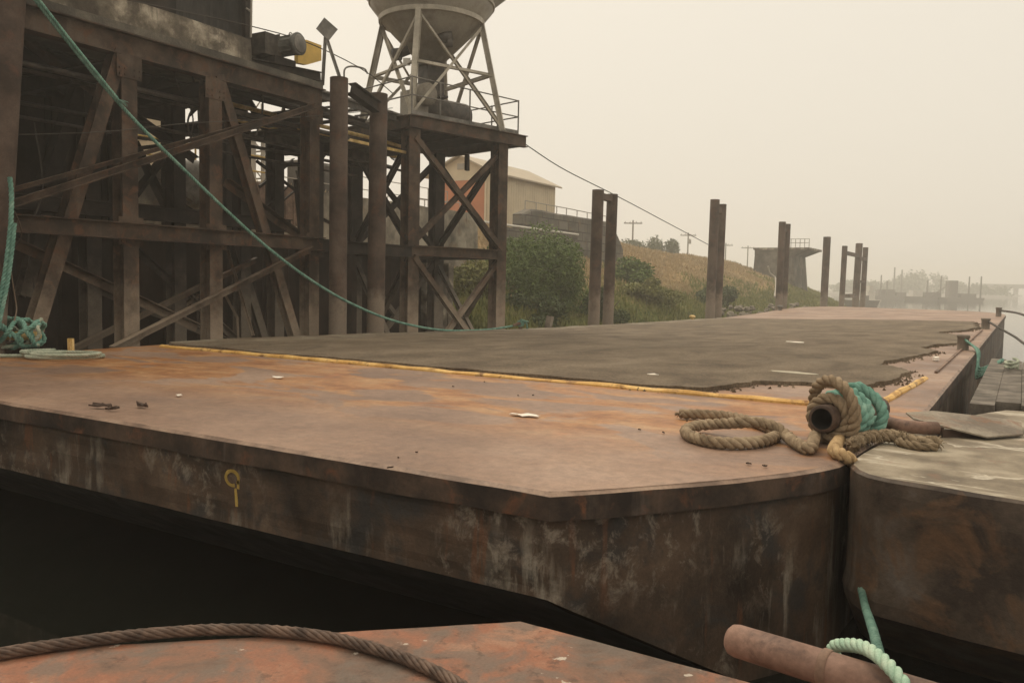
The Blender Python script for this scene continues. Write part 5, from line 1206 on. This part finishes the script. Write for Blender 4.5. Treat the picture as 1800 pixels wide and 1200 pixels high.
# wire rope along the foreground edge
wp = [(-120, 1172), (0, 1148), (90, 1134), (180, 1122), (280, 1112), (380, 1106), (460, 1107), (540, 1114), (600, 1124), (660, 1140), (720, 1160), (780, 1187), (830, 1218), (880, 1260)]
mb = MB(); rope(mb, [gz(u, v, ZF + .030) for u, v in wp], .0285, .30, strands=6, n=7)
obj('wire_rope', mb, M['wire'], label='rusty stranded wire rope lying along the edge of the red foreground deck', cat='wire rope')

# ------------------------------------------------------------------ haze
mb = MB(); mb.span((-720, -720, -5.5), (720, 720, 15.5))
hm = bpy.data.materials.new('smoke_haze'); hm.use_nodes = True; nt_ = hm.node_tree; nt_.nodes.clear()
out = nt_.nodes.new('ShaderNodeOutputMaterial'); pv = nt_.nodes.new('ShaderNodeVolumePrincipled')
pv.inputs['Color'].default_value = (.97, .95, .90, 1); pv.inputs['Density'].default_value = .0025; pv.inputs['Anisotropy'].default_value = .35
nt_.links.new(pv.outputs[0], out.inputs['Volume'])
obj('haze', mb, hm, label='even wildfire smoke hanging over the river', cat='haze', kind='stuff', loc=(0, 0, 0))

# ------------------------------------------------------------------ sky, sun, camera
EL, AZ = math.radians(48), math.radians(-60)
w = bpy.data.worlds.new('World'); scene.world = w; w.use_nodes = True; t = w.node_tree; bg = t.nodes['Background']
sky = t.nodes.new('ShaderNodeTexSky'); sky.sky_type = 'NISHITA'; sky.sun_disc = False; sky.sun_elevation = EL; sky.sun_rotation = AZ
sky.dust_density = 8; sky.air_density = 1.5; sky.ozone_density = 1
geo = t.nodes.new('ShaderNodeTexCoord'); sep = t.nodes.new('ShaderNodeSeparateXYZ'); t.links.new(geo.outputs['Generated'], sep.inputs[0])
rp = t.nodes.new('ShaderNodeValToRGB'); t.links.new(sep.outputs[2], rp.inputs[0])
E_ = rp.color_ramp.elements
while len(E_) < 4: E_.new(.5)
for e, (p, c) in zip(E_, [(0.0, (.635, .578, .490)), (.12, (.650, .593, .500)), (.40, (.70, .638, .535)), (1.0, (1.28, 1.14, .90))]): e.position = p; e.color = (*c, 1)
mul = t.nodes.new('ShaderNodeVectorMath'); mul.operation = 'SCALE'; mul.inputs['Scale'].default_value = 8.6; t.links.new(rp.outputs[0], mul.inputs[0])
mx = t.nodes.new('ShaderNodeMix'); mx.data_type = 'RGBA'; mx.inputs[0].default_value = .93; t.links.new(sky.outputs[0], mx.inputs[6]); t.links.new(mul.outputs[0], mx.inputs[7])
t.links.new(mx.outputs[2], bg.inputs[0]); bg.inputs[1].default_value = .12
sl = bpy.data.lights.new('sun', 'SUN'); sl.energy = 1.1; sl.angle = math.radians(28); sl.color = (1, .88, .70)
so = bpy.data.objects.new('sun', sl); COL.objects.link(so)
sd = V((math.sin(AZ) * math.cos(EL), math.cos(AZ) * math.cos(EL), math.sin(EL)))   # toward the sun
so.rotation_euler = sd.to_track_quat('Z', 'Y').to_euler(); so.location = (0, 0, 40)

cam = bpy.data.cameras.new('camera'); co_ = bpy.data.objects.new('camera', cam); COL.objects.link(co_)
cam.sensor_width = 36; cam.lens = 36 * FPX / 1800; cam.clip_end = 3000; cam.clip_start = .05
co_.matrix_world = Matrix.Translation(EYE) @ RC.transposed().to_4x4()
scene.camera = co_
scene.view_settings.view_transform = 'Standard'; scene.view_settings.look = 'None'; scene.view_settings.exposure = 0.36; scene.view_settings.gamma = 1
scene.render.engine = 'CYCLES'
cy = scene.cycles; cy.use_denoising = True; cy.denoising_prefilter = 'ACCURATE'; cy.max_bounces = 6; cy.diffuse_bounces = 3; cy.glossy_bounces = 3; cy.volume_bounces = 1; cy.transparent_max_bounces = 8
cy.sample_clamp_indirect = 4
